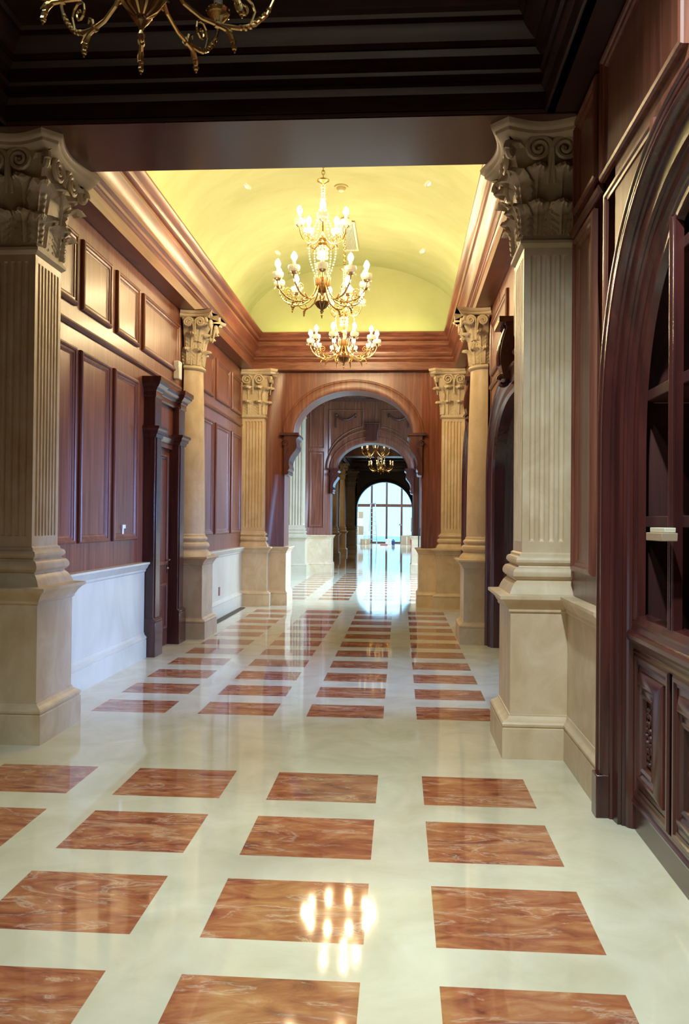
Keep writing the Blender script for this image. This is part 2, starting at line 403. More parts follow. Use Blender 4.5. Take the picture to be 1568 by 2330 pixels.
for k in (1, 2, 3):     # standing stiles between the openings
    yc = doorsY[k]; mb = MB()
    zt = NRZ+1.22*(1-abs((yc-NRC)/innerR)**2.35)**(1/2.35)-.05
    mb.sweep([(yc+.036, 1.12), (yc+.036, zt)], [(0, -.03), (0, .008), (.005, .015), (.010, .015), (.013, .006), (.018, .006), (.022, .018), (.030, .021), (.034, .017), (.036, .004), (.038, .017), (.042, .021), (.050, .018), (.054, .006), (.059, .006), (.062, .015), (.067, .015), (.072, .008), (.072, -.03)], mapB)
    sub(mb.build('stile', WOODD), bk, BL)
for z, d in ((1.585, .30), (2.235, .34), (2.85, .34)):
    hw = 1.25 if z < 2 else innerR*(1-((z-NRZ)/1.22)**2.35)**(1/2.35)-.03
    mb = MB(); mb.box(BX+.03, BX+.36, NRC-hw, NRC+hw, z, z+.055); sub(mb.build('shelf', WOODI, bevel=.004), bk, BL)
# ledge between the two parts
mb = MB(); LEDGE = [(-.09, -.05), (-.09, .006), (-.075, .014), (-.065, .006), (-.055, .012), (-.03, .02), (-.02, .036), (-.005, .044), (.015, .044), (.03, .036), (.035, .022), (.06, .016), (.075, .02), (.095, .01), (.11, .006), (.12, -.05)]
mb.sweep([(NRC-1.265, 1.01), (NRC+1.265, 1.01)], LEDGE, mapB); sub(mb.build('ledge_moulding', WOODD), bk, BL)
mb = MB(); mb.box(BX+.0, BX+.36, NRC-1.26, NRC+1.26, .93, 1.02); mb.box(BX+.012, BX+.36, NRC-1.26, NRC+1.26, .0, .16)
sub(mb.build('carcass', WOODD), bk, BL)
mb = MB(); mb.sweep([(NRC-1.265, .15), (NRC+1.265, .15)], [(-.15, -.03), (-.15, .0), (-.02, .0), (-.012, .012), (.0, .016), (.01, .012), (.02, .004), (.035, .004), (.035, -.03)], mapB)
sub(mb.build('skirting', WOODD), bk, BL)
for k in range(4):
    y1, y0 = doorsY[k]-.02, doorsY[k+1]+.02
    d = MB(); d.box(BX-.0, BX+.03, y0+.004, y1-.004, .185, .925)
    frame(d, y0+.004, y1-.004, .185, .925, mapB, [(0, -.01), (0, .006), (.012, .014), (.03, .014), (.036, .006), (.05, .004), (.05, -.01)])
    do = sub(d.build('lower_door', WOODD), bk, BL)
    p = MB(); frame(p, y0+.09, y1-.09, .265, .845, mapB, [(0, -.005), (0, .008), (.04, .03), (.055, .034), (.06, .024), (.075, .018), (.09, .022), (.10, .03), (.115, .024), (.125, .006), (.125, -.005)])
    po = p.build('raised_panel', WOODD); po.parent = do
    # carved ornament
    o = MB(); yc = (y0+y1)/2
    for j in range(-4, 5):
        z = .555+j*.033; r_ = .022-.0022*abs(j)
        for s_ in (-1, 1):
            o.ball((BX-.012, yc+s_*(.018+.016*math.cos(j*1.1)), z), r_*.8, 8, 5)
    for s_ in (-1, 1):
        o.tube([(BX-.014, yc+s_*.045*math.cos(t)*(1-t/9), .555+s_*.075+.05*math.sin(t)*(1-t/9)) for t in [q*.4 for q in range(19)]], .006, 6)
    oo = o.build('carved_ornament', WOODI); oo.parent = do
hb = empty('wrapped_handle', (BX-.09, 3.81, 1.52), 'small pale cardboard wrap stuck on the bookcase stile at shelf height', 'wrapping')
mb = MB(); mb.box(BX-.10, BX-.03, 3.70, 3.93, 1.525, 1.562); sub(mb.build('wrap', PAPER, bevel=.003), hb, (BX-.09, 3.81, 1.52))
mb = MB(); mb.box(BX-.085, BX-.035, 3.71, 3.92, 1.5625, 1.585); sub(mb.build('foam_strip', PAPERL, bevel=.003), hb, (BX-.09, 3.81, 1.52))

# corridor right walls with two dark arched openings
def side_arch(name, y0, y1, c, half, b, zs, kz, label, glabel):
    outer = arc(c, half, b, zs, 2.5, 44)
    mb = MB(); arch_wall(mb, y0, y1, 0, 6.9, [(p[0]*1.0+(c-p[0])*.02, p[1]) for p in outer], mapR, .30)
    wobj = struct(mb.build(name, WOOD)); 
    a = empty('arched_doorway_casing', (RW, c, 0), label, 'arch casing')
    mb = MB(); mb.sweep([(c-half, 0)]+outer+[(c+half, 0)], [(0, -.01), (0, .055), (-.02, .07), (-.045, .062), (-.055, .045), (-.12, .035), (-.15, .04), (-.17, .02), (-.23, .01), (-.25, -.02), (-.25, -.15), (-.02, -.15), (-.02,-.01)], mapR)
    sub(mb.build('moulding', WOODD), a, (RW, c, 0))
    # keystone: scrolled block with leaf
    mb = MB(); k0, k1 = kz
    pr = []
    for i in range(17):
        t = i/16; hh = .09+.055*math.sin(t*PI*1.1+.2)+(.03 if t > .9 else 0)
        pr.append((hh, k0+(k1-k0)*t))
    wd = lambda z: .11+.10*(z-k0)/(k1-k0)
    grid = [[(RW-h, c+u*wd(z), z) for u in (-1, -.5, 0, .5, 1)] for h, z in pr]
    back = [[(RW+.0, c+u*wd(z), z) for u in (-1, -.5, 0, .5, 1)] for h, z in pr]
    mb.sheet(grid, back); mb.box(RW-.17, RW, c-.24, c+.24, k1-.03, k1+.03)
    for j in range(5):
        mb.tube([(RW-pr[min(16, 4+i)][0]-.008, c+(j-2)*.035*(1+i*.05), pr[min(16, 4+i)][1]) for i in range(12)], .014, 6)
    mb.tube([(RW-.10-.05*math.cos(t), c, k0+.0+.05*math.sin(t)) for t in [q*.5 for q in range(12)]], .03, 8)
    sub(mb.build('keystone', WOODD), a, (RW, c, 0))
    return wobj
w1 = side_arch('wall_right_middle', 6.45, 11.32, 8.90, 2.04, 1.20, 2.05, (3.12, 3.72), 'tall dark arched doorway casing with carved keystone between near right pilaster and round column', None)
w2 = side_arch('wall_right_far', 11.32, 15.8, 13.50, 1.72, 1.30, 2.12, (3.30, 3.90), 'second dark arched doorway casing between right round column and far right pilaster', None)
for a0, a1 in [(6.5, 8.55), (9.25, 10.85)]: panel(w1, a0, a1, 3.50, 4.21, mapR)
for a0, a1 in [(11.75, 13.15), (13.85, 15.1)]: panel(w2, a0, a1, 3.60, 4.21, mapR)
mb = MB(); rail(mb, 6.45, 8.66, 3.37, mapR); mb.build('picture_rail', WOODH, w1)
mb = MB(); rail(mb, 9.14, 10.95, 3.37, mapR); mb.build('picture_rail', WOODH, w1)
for c in (8.9,):
    mb = MB(); seams(mb, [c+1.2, c-1.2], 3.1, 4.4, mapR); mb.build('board_joint', WOODD, w1)
# dark side rooms behind the openings
mb = MB()
for y0, y1 in ((6.4, 6.95), (9.65, 12.75), (14.45, 15.95)): mb.box(3.2, 3.35, y0, y1, 0, 4.6)
for y0, y1 in ((6.95, 9.65), (12.75, 14.45)): mb.box(3.2, 3.35, y0, y1, 0, .95); mb.box(3.2, 3.35, y0, y1, 2.6, 4.6)
struct(mb.build('wall_side_room_back', WOODD))
for i, (y0, y1) in enumerate(((6.95, 9.65), (12.75, 14.45))):
    mb = MB(); mb.sweep([(y0, .95), (y1, .95), (y1, 2.6), (y0, 2.6)], [(0, -.03), (0, .03), (.05, .03), (.05, -.03)], lambda a, b, h: (3.27-h, a, b), True)
    wn = struct(mb.build('window_%d' % (i+6), WOODD)); mb = MB(); mb.box(3.265, 3.27, y0+.04, y1-.04, .99, 2.56); mb.build('pane', GLASS, wn)
wall_box('wall_side_room_near', 1.8, 3.35, 6.3, 6.45, 0, 4.6, WOODD)
wall_box('wall_side_room_divider', RW+.31, 3.2, 11.2, 11.45, 0, 4.6, WOODD)
wall_box('wall_side_room_far', RW+.31, 3.35, 15.81, 15.95, 0, 4.6, WOODD)
wall_box('ceiling_side_room', RW+.3, 3.35, 6.3, 15.95, 4.6, 4.75, WOODC)

# ------------------------------------------------------------------ far wall with the big arch, and its repeats
ARCH_Z = 3.25
def bracket_outline(s, x_in, x_out, zt=ARCH_Z, zb=2.47):
    """S shaped console; x_in = jamb, x_out = tip (under the arch spring)"""
    d = x_out-x_in; P = []
    ctrl = [(0, 0), (1.45, 0), (1.5, -.02), (1.5, -.055), (1.32, -.075), (1.22, -.10), (1.22, -.16), (1.30, -.22), (1.24, -.28), (.98, -.35), (.70, -.42), (.52, -.50), (.48, -.57), (.55, -.62), (.58, -.66), (.42, -.70), (.50, -.73), (.42, -.77), (.0, -.78)]
    for k, z in ctrl: P.append((x_in+d*k, zt+z))
    return P
def arch_module(name, Y, t, label, wood_m, z1=6.9, x0=LW-.01, x1=RW+.01, brackets=True):
    zs = ARCH_Z; c = CXX
    cur = arc(c, 1.13, .83, zs, 2.0, 40); top = [(c-1.30, zs)]+cur+[(c+1.30, zs)]
    mb = MB(); arch_wall(mb, x0, x1, 0, z1, top, mapY(Y), t)
    wobj = struct(mb.build(name, wood_m))
    a = empty('wooden_archway', (c, Y, 0), label, 'archway'); L = (c, Y, 0)
    mb = MB(); mb.sweep([(c-1.13, zs-.0)]+cur[1:-1]+[(c+1.13, zs-.0)], [(.205, -.01), (.205, .012), (.195, .022), (.17, .026), (.16, .016), (.15, .02), (.02, .02), (.0, .014), (-.004, -.01)], mapY(Y))
    sub(mb.build('arch_moulding', wood_m), a, L)
    for s in (-1, 1):
        P = bracket_outline(s, c+s*1.31, c+s*1.12)
        if s > 0: P = P[::-1]
        mb = MB(); n = len(P)
        mb.add([(x, Y-.06, z) for x, z in P]+[(x, Y+t-.02, z) for x, z in P], [tuple(range(n)), tuple(range(2*n-1, n-1, -1))]+[(i, (i+1) % n, n+(i+1) % n, n+i) for i in range(n)])
        mb.box(min(c+s*1.03, c+s*1.38), max(c+s*1.03, c+s*1.38), Y-.09, Y+.02, zs-.03, zs+.02)
        # carved scroll on the face
        q = [(c+s*(1.29+.07*math.cos(tt)*(1-tt/11)), Y-.065, zs-.18+.075*math.sin(tt)*(1-tt/11)) for tt in [k*.45 for k in range(21)]]
        mb.tube(q, .012, 6)
        mb.tube([(c+s*(1.22+.0*k+.012*k), Y-.065, zs-.27-.04*k) for k in range(8)], [.016-.001*k for k in range(8)], 6)
        sub(mb.build('scroll_bracket', WOODD, angle=30), a, L)
    return wobj, a, L
def jamb_dado(Y, t, xs_left=(LW, CXX-1.30), base=-2.13, m=DADO):
    # stone wainscot wrapping both jambs
    for s in (-1, 1):
        xi = CXX+s*1.30; xo = LW if s < 0 else RW
        pr = [(o if o < 0 else o, h) for o, h in dado_prof()]
        y0 = Y; 
        if s < 0: path = [(xo, Y+t), (xi, Y+t), (xi, Y), (xo, Y)]
        else: path = [(xo, Y), (xi, Y), (xi, Y+t), (xo, Y+t)]
        path = path if True else path
        mb = MB(); mb.sweep(path, [(o+.01, h) for o, h in pr], XY)
        yield mb
# first arch wall
YA, TA = 15.62, .65
wf, archA, LA = arch_module('wall_far', YA, TA, 'first wooden archway across the end of the corridor, with scroll brackets', WOOD)
for i, mb in enumerate(jamb_dado(YA, TA)): struct(mb.build('baseboard_'+('left_jamb', 'right_jamb')[i], STONE))
mb = MB(); seams(mb, [CXX-.02], 4.29, 4.42, mapY(YA)); mb.build('board_joint', WOODD, wf)

# ------------------------------------------------------------------ pilasters and columns
def prof_ped(d):      # pedestal incl. moulded foot and cap; outermost = 0, offsets outward (+)
    o = [(0, 0), (0, .205), (-.008, .210), (-.008, .216), (.0, .222), (.002, .236), (-.006, .248), (-.014, .252), (-.030, .262), (-.033, .266), (-.036, .264), (-.040, .268), (-.050, .282), (-.050, .292), (-.058, .294), (-.058, .985),
         (-.044, .995), (-.044, 1.012), (-.036, 1.02), (-.022, 1.045), (.0, 1.07), (.022, 1.082), (.022, 1.104), (-.05, 1.112)]
    return [(-d, 0)]+o+[(-d, 1.112)]
def prof_base(d):
    o = [(-.05, 1.11), (-.056, 1.125), (-.066, 1.15), (-.082, 1.178), (-.104, 1.20), (-.104, 1.21), (-.092, 1.216), (-.078, 1.232), (-.075, 1.25), (-.08, 1.27), (-.094, 1.288),
         (-.118, 1.296), (-.122, 1.306), (-.11, 1.314), (-.10, 1.328), (-.10, 1.344), (-.108, 1.36), (-.128, 1.368), (-.13, 1.385), (-.145, 1.395), (-.145, 1.42)]
    return [(-d, 1.11)]+o+[(-d, 1.42)]
def leaf(mb, P, T, N, z0, h, w, curl, flare=.03, nu=13, nv=20, th=.022, ribs=5):
    g = []; b = []
    for i in range(nv):
        v = i/(nv-1)
        hw = w/2*(.80+.20*math.sin(PI/2*min(1, v*1.3)))*(1-.07*abs(math.sin(v*PI*4.5)))
        if v > .80: hw *= math.sqrt(max(.22, 1-((v-.80)/.225)**2))
        c = max(0, (v-.62)/.38)
        out = .012+flare*v+curl*c**1.6
        zz = z0+h*(v if v < .86 else .86+.14*math.sin((v-.86)/.14*PI*.72)/1.0)
        if v > .90: zz -= h*.16*(v-.90)/.10
        row = []; rb = []
        for j in range(nu):
            u = -1+2*j/(nu-1)
            oo = out+.005*math.cos(u*PI*ribs)*(1-.6*v)+.010*math.cos((v*5-abs(u)*1.6)*2*PI)*abs(u)**.7-.030*u*u*(.3+v)+.012*math.exp(-(u*6)**2)
            zd = zz-.05*h*u*u
            row.append((P[0]+T[0]*u*hw+N[0]*oo, P[1]+T[1]*u*hw+N[1]*oo, zd))
            ob = oo-th-(.0 if c > 0 else .03)
            rb.append((P[0]+T[0]*u*hw*.97+N[0]*ob, P[1]+T[1]*u*hw*.97+N[1]*ob, zd-.012*c))
        g.append(row); b.append(rb)
    mb.sheet(g, b)
def volute(mb, P, T, N, z, r, s, out, stem_z):
    q = []; rd = []
    # stem rises from the middle and winds into the eye
    for k in range(6):
        t = k/5; q.append((P[0]+T[0]*s*(-r*1.45+t*.25*r)+N[0]*(out-.03+.03*t), P[1]+T[1]*s*(-r*1.45+t*.25*r)+N[1]*(out-.03+.03*t), stem_z+(z-stem_z)*t)); rd.append(.010+.006*t)
    for k in range(26):
        t = k/25; a = PI-t*PI*4.2; rr = r*(1.18-.98*t)
        x = s*rr*math.cos(a); q.append((P[0]+T[0]*x+N[0]*(out+.012*t), P[1]+T[1]*x+N[1]*(out+.012*t), z+rr*math.sin(a))); rd.append(.021-.010*t)
    mb.tube(q, rd, 6)
    mb.ball((P[0]+N[0]*out, P[1]+N[1]*out, z), .014, 8, 5)
def concave(path, depth, N=8):
    out = []
    for i in range(len(path)-1):
        (x0, y0), (x1, y1) = path[i], path[i+1]; L = math.hypot(x1-x0, y1-y0)
        if L < .12: out.append((x0, y0)); continue
        nx, ny = -(y1-y0)/L, (x1-x0)/L
        for k in range(N):
            t = k/N; d = -depth*math.sin(PI*t)
            out.append((x0+(x1-x0)*t+nx*d, y0+(y1-y0)*t+ny*d))
    out.append(path[-1]); return out
def chamfer(path, c):
    out = [path[0]]
    for i in range(1, len(path)-1):
        for j in (i-1, i+1):
            dx, dy = path[j][0]-path[i][0], path[j][1]-path[i][1]; L = math.hypot(dx, dy); out.append((path[i][0]+dx/L*c, path[i][1]+dy/L*c))
    return out+[path[-1]]
def capital_square(path, faces, corners, z0, z1, d, ab_path):
    """path: shaft outline (3 or 2 sides); faces: (P0,P1,N)"""
    H = z1-z0; mb = MB()
    mb.sweep(path, [(-d, z0-.08), (.0, z0-.08), (.012, z0-.07), (.028, z0-.055), (.03, z0-.035), (.012, z0-.02), (.01, z0), (.012, z0+.1*H), (.02, z0+.3*H), (.035, z0+.5*H), (.06, z0+.66*H), (.095, z0+.82*H), (.105, z0+.88*H), (-d, z0+.88*H)], XY)
    for P0, P1, N in faces:
        L = math.hypot(P1[0]-P0[0], P1[1]-P0[1]); T = ((P1[0]-P0[0])/L, (P1[1]-P0[1])/L)
        cnt = max(1, round(L/.21)); wl_ = L/cnt
        for k in range(cnt):
            Pm = (P0[0]+T[0]*(k+.5)*wl_, P0[1]+T[1]*(k+.5)*wl_)
            leaf(mb, Pm, T, N, z0+.005, H*.33, wl_*1.04, .075)
            leaf(mb, Pm, T, N, z0+.30*H, H*.36, wl_*1.08, .11, flare=.045)
        M = ((P0[0]+P1[0])/2, (P0[1]+P1[1])/2)
        r = min(.085, L*.235)
        for s in (-1, 1):
            Pv = (M[0]+T[0]*s*L*.27, M[1]+T[1]*s*L*.27)
            volute(mb, Pv, T, N, z0+.775*H, r, s, .115, z0+.46*H)
    for P, N in corners:
        T = (-N[1], N[0])
        leaf(mb, P, T, N, z0+.005, H*.30, .13, .08, nu=9, th=.03)
        leaf(mb, P, T, N, z0+.29*H, H*.34, .15, .125, flare=.05, nu=9, th=.03)
        leaf(mb, P, T, N, z0+.62*H, H*.24, .12, .10, flare=.09, nu=9, th=.04)
        mb.tube([(P[0]+N[0]*(.17+.035*math.cos(t)*(1-t/10)), P[1]+N[1]*(.17+.035*math.cos(t)*(1-t/10)), z0+.76*H+.06*math.sin(t)*(1-t/10)) for t in [q*.5 for q in range(16)]], .026, 7)
    mb.sweep(ab_path, [(-d, z0+.87*H), (-.03, z0+.87*H), (.0, z0+.885*H), (.012, z0+.90*H), (.014, z0+.93*H), (.03, z0+.94*H), (.04, z0+.955*H), (.045, z1-.002), (-d, z1-.002)], XY)
    return mb
def fluted_face(mb, P0, P1, N, z0, z1, k, r=.4, edge=.035, d=.0):
    """front skin with k half-round flutes between two corner fillets"""
    L = math.hypot(P1[0]-P0[0], P1[1]-P0[1]); T = ((P1[0]-P0[0])/L, (P1[1]-P0[1])/L)
    pit = (L-2*edge)/k; fw = pit*.62; dep = fw*.58
    us = [0.]; ds = [0.]
    cols = [(0, 0)]
    for i in range(k):
        c = edge+pit*(i+.5)
        for j in range(7):
            a = PI*j/6; cols.append((c-fw/2*math.cos(a), dep*math.sin(a)))
    cols.append((L, 0))
    zr = [(z0, 0), (z0+.05, 0)]+[(z0+.05+fw*.6*(1-math.cos(PI/2*q/4)), math.sin(PI/2*q/4)) for q in range(1, 5)]+[(z1-.05-fw*.6*(1-math.cos(PI/2*q/4)), math.sin(PI/2*q/4)) for q in range(4, 0, -1)]+[(z1-.05, 0), (z1, 0)]
    vs = []; 
    for z, kf in zr:
        for u, dp in cols: vs.append((P0[0]+T[0]*u-N[0]*dp*kf, P0[1]+T[1]*u-N[1]*dp*kf, z))
    m_ = len(cols); fs = []
    for i in range(len(zr)-1):
        for j in range(m_-1): a = i*m_+j; fs.append((a, a+1, a+m_+1, a+m_))
    mb.add(vs, fs)
def offs(path, o):
    out = []; n = len(path)
    for i, (x, y) in enumerate(path):
        ns = []
        for a, b in ((i-1, i), (i, i+1)):
            if a < 0 or b >= n: continue
            dx, dy = path[b][0]-path[a][0], path[b][1]-path[a][1]; L = math.hypot(dx, dy); ns.append((-dy/L, dx/L))
        if len(ns) == 2: k = 1+ns[0][0]*ns[1][0]+ns[0][1]*ns[1][1]; m_ = ((ns[0][0]+ns[1][0])/k, (ns[0][1]+ns[1][1])/k)
        else: m_ = ns[0]
        out.append((x+m_[0]*o, y+m_[1]*o))
    return out
def pilaster(base_path, z_sh, z_cap, label, flutes, group=None, m=STONE, mc=CARVED):
    cx = sum(p[0] for p in base_path)/len(base_path); cy = sum(p[1] for p in base_path)/len(base_path)
    t = empty('pilaster', (cx, cy, 0), label, 'pilaster', group); L = (cx, cy, 0)
    mb = MB(); mb.sweep(base_path, prof_ped(.12), XY); sub(mb.build('pedestal', m), t, L)
    mb = MB(); mb.sweep(base_path, prof_base(.19), XY); sub(mb.build('base_moulding', m), t, L)
    sp = offs(base_path, -.145)
    mb = MB(); faces = []
    for i in range(len(sp)-1):
        P0, P1 = sp[i], sp[i+1]; dx, dy = P1[0]-P0[0], P1[1]-P0[1]; Ln = math.hypot(dx, dy); N = (-dy/Ln, dx/Ln)
        fluted_face(mb, P0, P1, N, 1.42, z_sh-.08, flutes[i]); faces.append((P0, P1, N))
    sub(mb.build('fluted_shaft', m, angle=50), t, L)
    corners = []
    for i in range(1, len(sp)-1):
        n1, n2 = faces[i-1][2], faces[i][2]; nn = (n1[0]+n2[0], n1[1]+n2[1]); q = math.hypot(*nn); corners.append((sp[i], (nn[0]/q, nn[1]/q)))
    ab = concave(chamfer(offs(sp, .205), .07), .075)
    # the abacus stays out of the walls at its two ends
    mb = capital_square(sp, faces, corners, z_sh, z_cap, .10, ab)
    sub(mb.build('capital', mc, angle=40), t, L)
    return t
# near pair, carrying the beam
PB = (5.681, 6.425)
pilaster([(RW, PB[0]), (.702, PB[0]), (.702, PB[1]), (RW, PB[1])], 3.60, 4.328, 'large fluted stone pilaster against the right wall beside the bookcase arch', [4, 7, 4])
pilaster([(LW, PB[1]), (-2.517, PB[1]), (-2.517, PB[0]), (LW, PB[0])], 3.60, 4.328, 'large fluted stone pilaster at the left edge, near end of the corridor', [4, 7, 5])
# far corner pair
FB = 15.30
pilaster([(-2.425, YA), (-2.425, FB), (LW, FB)][::1], 3.60, ZC, 'fluted stone pilaster in the far left corner, beside the first wooden arch', [2, 6])
pilaster([(RW, FB), (.615, FB), (.615, YA)], 3.60, ZC, 'fluted stone pilaster in the far right corner, beside the first wooden arch', [6, 2])

def column(s, Yc, label, xw, z_sh=3.72, z_cap=ZC, ba=-.37, bb=.39, m=STONE, mc=CARVED):
    """engaged round column; s=+1 on the left wall (faces +X)"""
    xo = xw+s*.395
    path = [(xw, Yc-.37), (xo, Yc-.37), (xo, Yc+.37), (xw, Yc+.37)]
    if s > 0: path = path[::-1]
    t = empty('round_column', (xo, Yc, 0), label, 'column'); L = (xo, Yc, 0)
    mb = MB(); mb.sweep(path, prof_ped(.12), XY)
    sub(mb.build('pedestal', m), t, L)
    a0, a1 = (-PI/2, PI/2) if s > 0 else (PI/2, PI*1.5)
    r0 = .255; c0 = xw+s*.03
    top = MB(); top.lathe(c0, Yc, [(0.02, 1.11), (r0+.095, 1.112), (r0+.085, 1.14), (r0+.06, 1.17), (r0+.035, 1.20), (r0+.05, 1.215), (r0+.068, 1.235), (r0+.07, 1.25), (r0+.062, 1.275), (r0+.045, 1.29), (r0+.02, 1.30), (r0+.03, 1.315), (r0+.042, 1.335), (r0+.04, 1.352), (r0+.025, 1.365), (r0+.012, 1.375), (r0+.012, 1.39), (r0, 1.41)], 28, a0, a1)
    sub(top.build('base_moulding', m), t, L)
    sh = MB(); pr = [(r0-.042*(max(0, (k/12))**1.6), 1.41+(z_sh-.07-1.41)*k/12) for k in range(13)]; rt = pr[-1][0]
    sh.lathe(c0, Yc, pr, 28, a0, a1); sub(sh.build('shaft', m, angle=60), t, L)
    H = z_cap-z_sh; z0 = z_sh; mb = MB()
    mb.lathe(c0, Yc, [(rt, z0-.07), (rt+.02, z0-.065), (rt+.035, z0-.045), (rt+.03, z0-.025), (rt+.012, z0-.01), (rt+.0, z0), (rt+.0, z0+.2*H), (rt+.015, z0+.45*H), (rt+.05, z0+.66*H), (rt+.10, z0+.82*H), (rt+.12, z0+.88*H), (.02, z0+.88*H)], 28, a0, a1)
    base = 0 if s > 0 else PI
    for k in range(-2, 3):
        a = base+k*PI/4; N = (math.cos(a), math.sin(a)); T = (-N[1], N[0])
        if abs(k) == 2: N = (N[0]+s*.0, N[1])
        P = (c0+N[0]*rt, Yc+N[1]*rt); 
        if abs(k) == 2: P = (P[0]+s*.04, P[1])
        leaf(mb, P, T, N, z0+.005, H*.33, .16, .07)
    for k in (-1.5, -.5, .5, 1.5):
        a = base+k*PI/4; N = (math.cos(a), math.sin(a)); T = (-N[1], N[0]); P = (c0+N[0]*rt, Yc+N[1]*rt)
        leaf(mb, P, T, N, z0+.27*H, H*.36, .17, .10, flare=.05)
    for k in (-1, 1):
        a = base+k*PI/4; N = (math.cos(a), math.sin(a)); T = (-N[1], N[0]); P = (c0+N[0]*(rt+.04), Yc+N[1]*(rt+.04))
        leaf(mb, P, T, N, z0+.45*H, H*.34, .15, .17, flare=.06, nu=9, th=.03)
        mb.tube([(P[0]+N[0]*(.17+.05*math.cos(t)*(1-t/10)), P[1]+N[1]*(.17+.05*math.cos(t)*(1-t/10)), z0+.77*H+.07*math.sin(t)*(1-t/10)) for t in [q*.5 for q in range(16)]], .026, 7)
    # volutes on the three free faces
    for N, T in (((s*1., 0.), (0., s*1.)), ((0., -1.), (s*1., 0.)), ((0., 1.), (-s*1., 0.))):
        for q in (-1, 1):
            if N[0] == 0:
                off = .16 if q*T[0]*s > 0 else -.02
                Pv = (c0+s*(.10+off*.9), Yc+N[1]*(rt+.02)); volute(mb, Pv, T, N, z0+.775*H, .055, q, .10, z0+.5*H)
            else:
                Pv = (c0+N[0]*(rt+.02), Yc+T[1]*q*.17); volute(mb, Pv, T, N, z0+.775*H, .06, q, .12, z0+.5*H)
    hw = .37; out = .40
    ap = [(xw+s*.005, Yc-hw), (xw+s*out, Yc-hw), (xw+s*out, Yc+hw), (xw+s*.005, Yc+hw)]
    if s > 0: ap = ap[::-1]
    mb.sweep(concave(ap, .06), [(-.30, z0+.87*H), (-.03, z0+.87*H), (.0, z0+.885*H), (.012, z0+.90*H), (.014, z0+.93*H), (.03, z0+.94*H), (.04, z0+.955*H), (.045, z_cap-.002), (-.30, z_cap-.002)], XY)
    mb.box(min(xw+s*.005, xw+s*.25), max(xw+s*.005, xw+s*.25), Yc-.2, Yc+.2, z0+.88*H, z_cap-.004)
    sub(mb.build('capital', mc, angle=40), t, L)
column(1, 11.31, 'smooth round stone column on a square pedestal against the left wall, just past the door', LW)
column(-1, 11.31, 'smooth round stone column on a square pedestal against the right wall of the corridor', RW)

# ------------------------------------------------------------------ entablature and vault of the corridor
ENT = [(0, ZC), (.215, ZC), (.215, ZC+.012), (.205, ZC+.02), (.205, ZC+.15), (.215, ZC+.16), (.225, ZC+.175), (.215, ZC+.19), (.23, ZC+.20), (.23, ZC+.235), (.245, ZC+.25), (.262, ZC+.262), (.262, ZC+.28),
       (.25, ZC+.29), (.25, ZC+.32), (.262, ZC+.35), (.285, ZC+.39), (.31, ZC+.42), (.325, ZC+.44), (.325, ZC+.475), (.285, ZC+.485), (.285, ZC+.52), (.31, ZC+.53), (.33, ZC+.545), (.34, ZC+.565), (.345, ZC+.585), (.375, ZC+.61), (.40, ZC+.635), (.41, ZC+.655), (.41, ZC+.675), (0, ZC+.675)]
Y0C = 6.33
mb = MB()
# ring around the corridor, left normal pointing inward (counter-clockwise)
mb.sweep([(LW, YA), (LW, Y0C), (RW, Y0C), (RW, YA)], ENT, XY, True)
tr1 = struct(mb.build('trim_1', WOODH))
# vault
VA, VB, VZ = 2.085, 1.25, 5.20
mb = MB(); cur = arc(CXX, VA, VB, VZ, 2, 48)
for p, q in zip(cur, cur[1:]):
    mb.add([(p[0], Y0C-.02, p[1]), (q[0], Y0C-.02, q[1]), (q[0], YA, q[1]), (p[0], YA, p[1])], [(0,1,2,3)])
for yy in (Y0C-.02, YA-.005):
    for p, q in zip(cur, cur[1:]):
        mb.add([(p[0], yy, p[1]), (q[0], yy, q[1]), (q[0], yy, 5.0), (p[0], yy, 5.0)], [(0,1,2,3)])
for x in (CXX-VA, CXX+VA):
    mb.add([(x, Y0C, 5.0), (x, YA, 5.0), (x, YA, 5.2), (x, Y0C, 5.2)], [(0,1,2,3)])
struct(mb.build('ceiling_vault', PLASTER, angle=60))
mb = MB(); mb.box(-4, 3, Y0C-.3, YA+.6, 6.9, 7.0); struct(mb.build('ceiling_roof', WOODC))
# cove strips hidden behind the cornice lip
for nm, x0, x1, y0, y1 in (('left', LW+.17, LW+.25, Y0C+.5, YA-.5), ('right', RW-.25, RW-.17, Y0C+.5, YA-.5), ('far', LW+.5, RW-.5, YA-.25, YA-.17), ('near', LW+.5, RW-.5, Y0C+.17, Y0C+.25)):
    mb = MB(); mb.box(x0, x1, y0, y1, ZC+.678, ZC+.70)
    tag(mb.build('cove_light', COVEM), 'warm light strip lying on the %s ledge of the yellow vault' % nm, 'light strip')
def vault_z(x): return VZ+VB*math.sqrt(max(0, 1-((x-CXX)/VA)**2))
for x in (-2.16, .36):
    for y in (11.2, 14.0):
        z = vault_z(x)
        o = empty('ceiling_spotlight', (x, y, z), 'small round white spotlight in the yellow vault, %s of the %s pair' % ('left' if x < 0 else 'right', 'nearer' if y < 12 else 'farther'), 'ceiling light', 'spotlights in the yellow vault')
        o.rotation_euler[1] = (.55 if x > CXX else -.55)*-1
        k = MB(); k.lathe(0, 0, [(.052, -.012), (.075, -.012), (.078, .0), (.078, .02), (.052, .02)], 20); k.lathe(0, 0, [(.0525, -.012), (.0525, .02)], 20); k.build('ring', WHITE, o)
        k = MB(); k.lathe(0, 0, [(0, -.008), (.05, -.008), (.05, .0), (0, 0)], 20); k.build('lens', SPOTM, o)
o = empty('smoke_detector', (CXX+.01, 11.9, VZ+VB-.0), 'small round brownish detector on the crown of the yellow vault', 'detector')
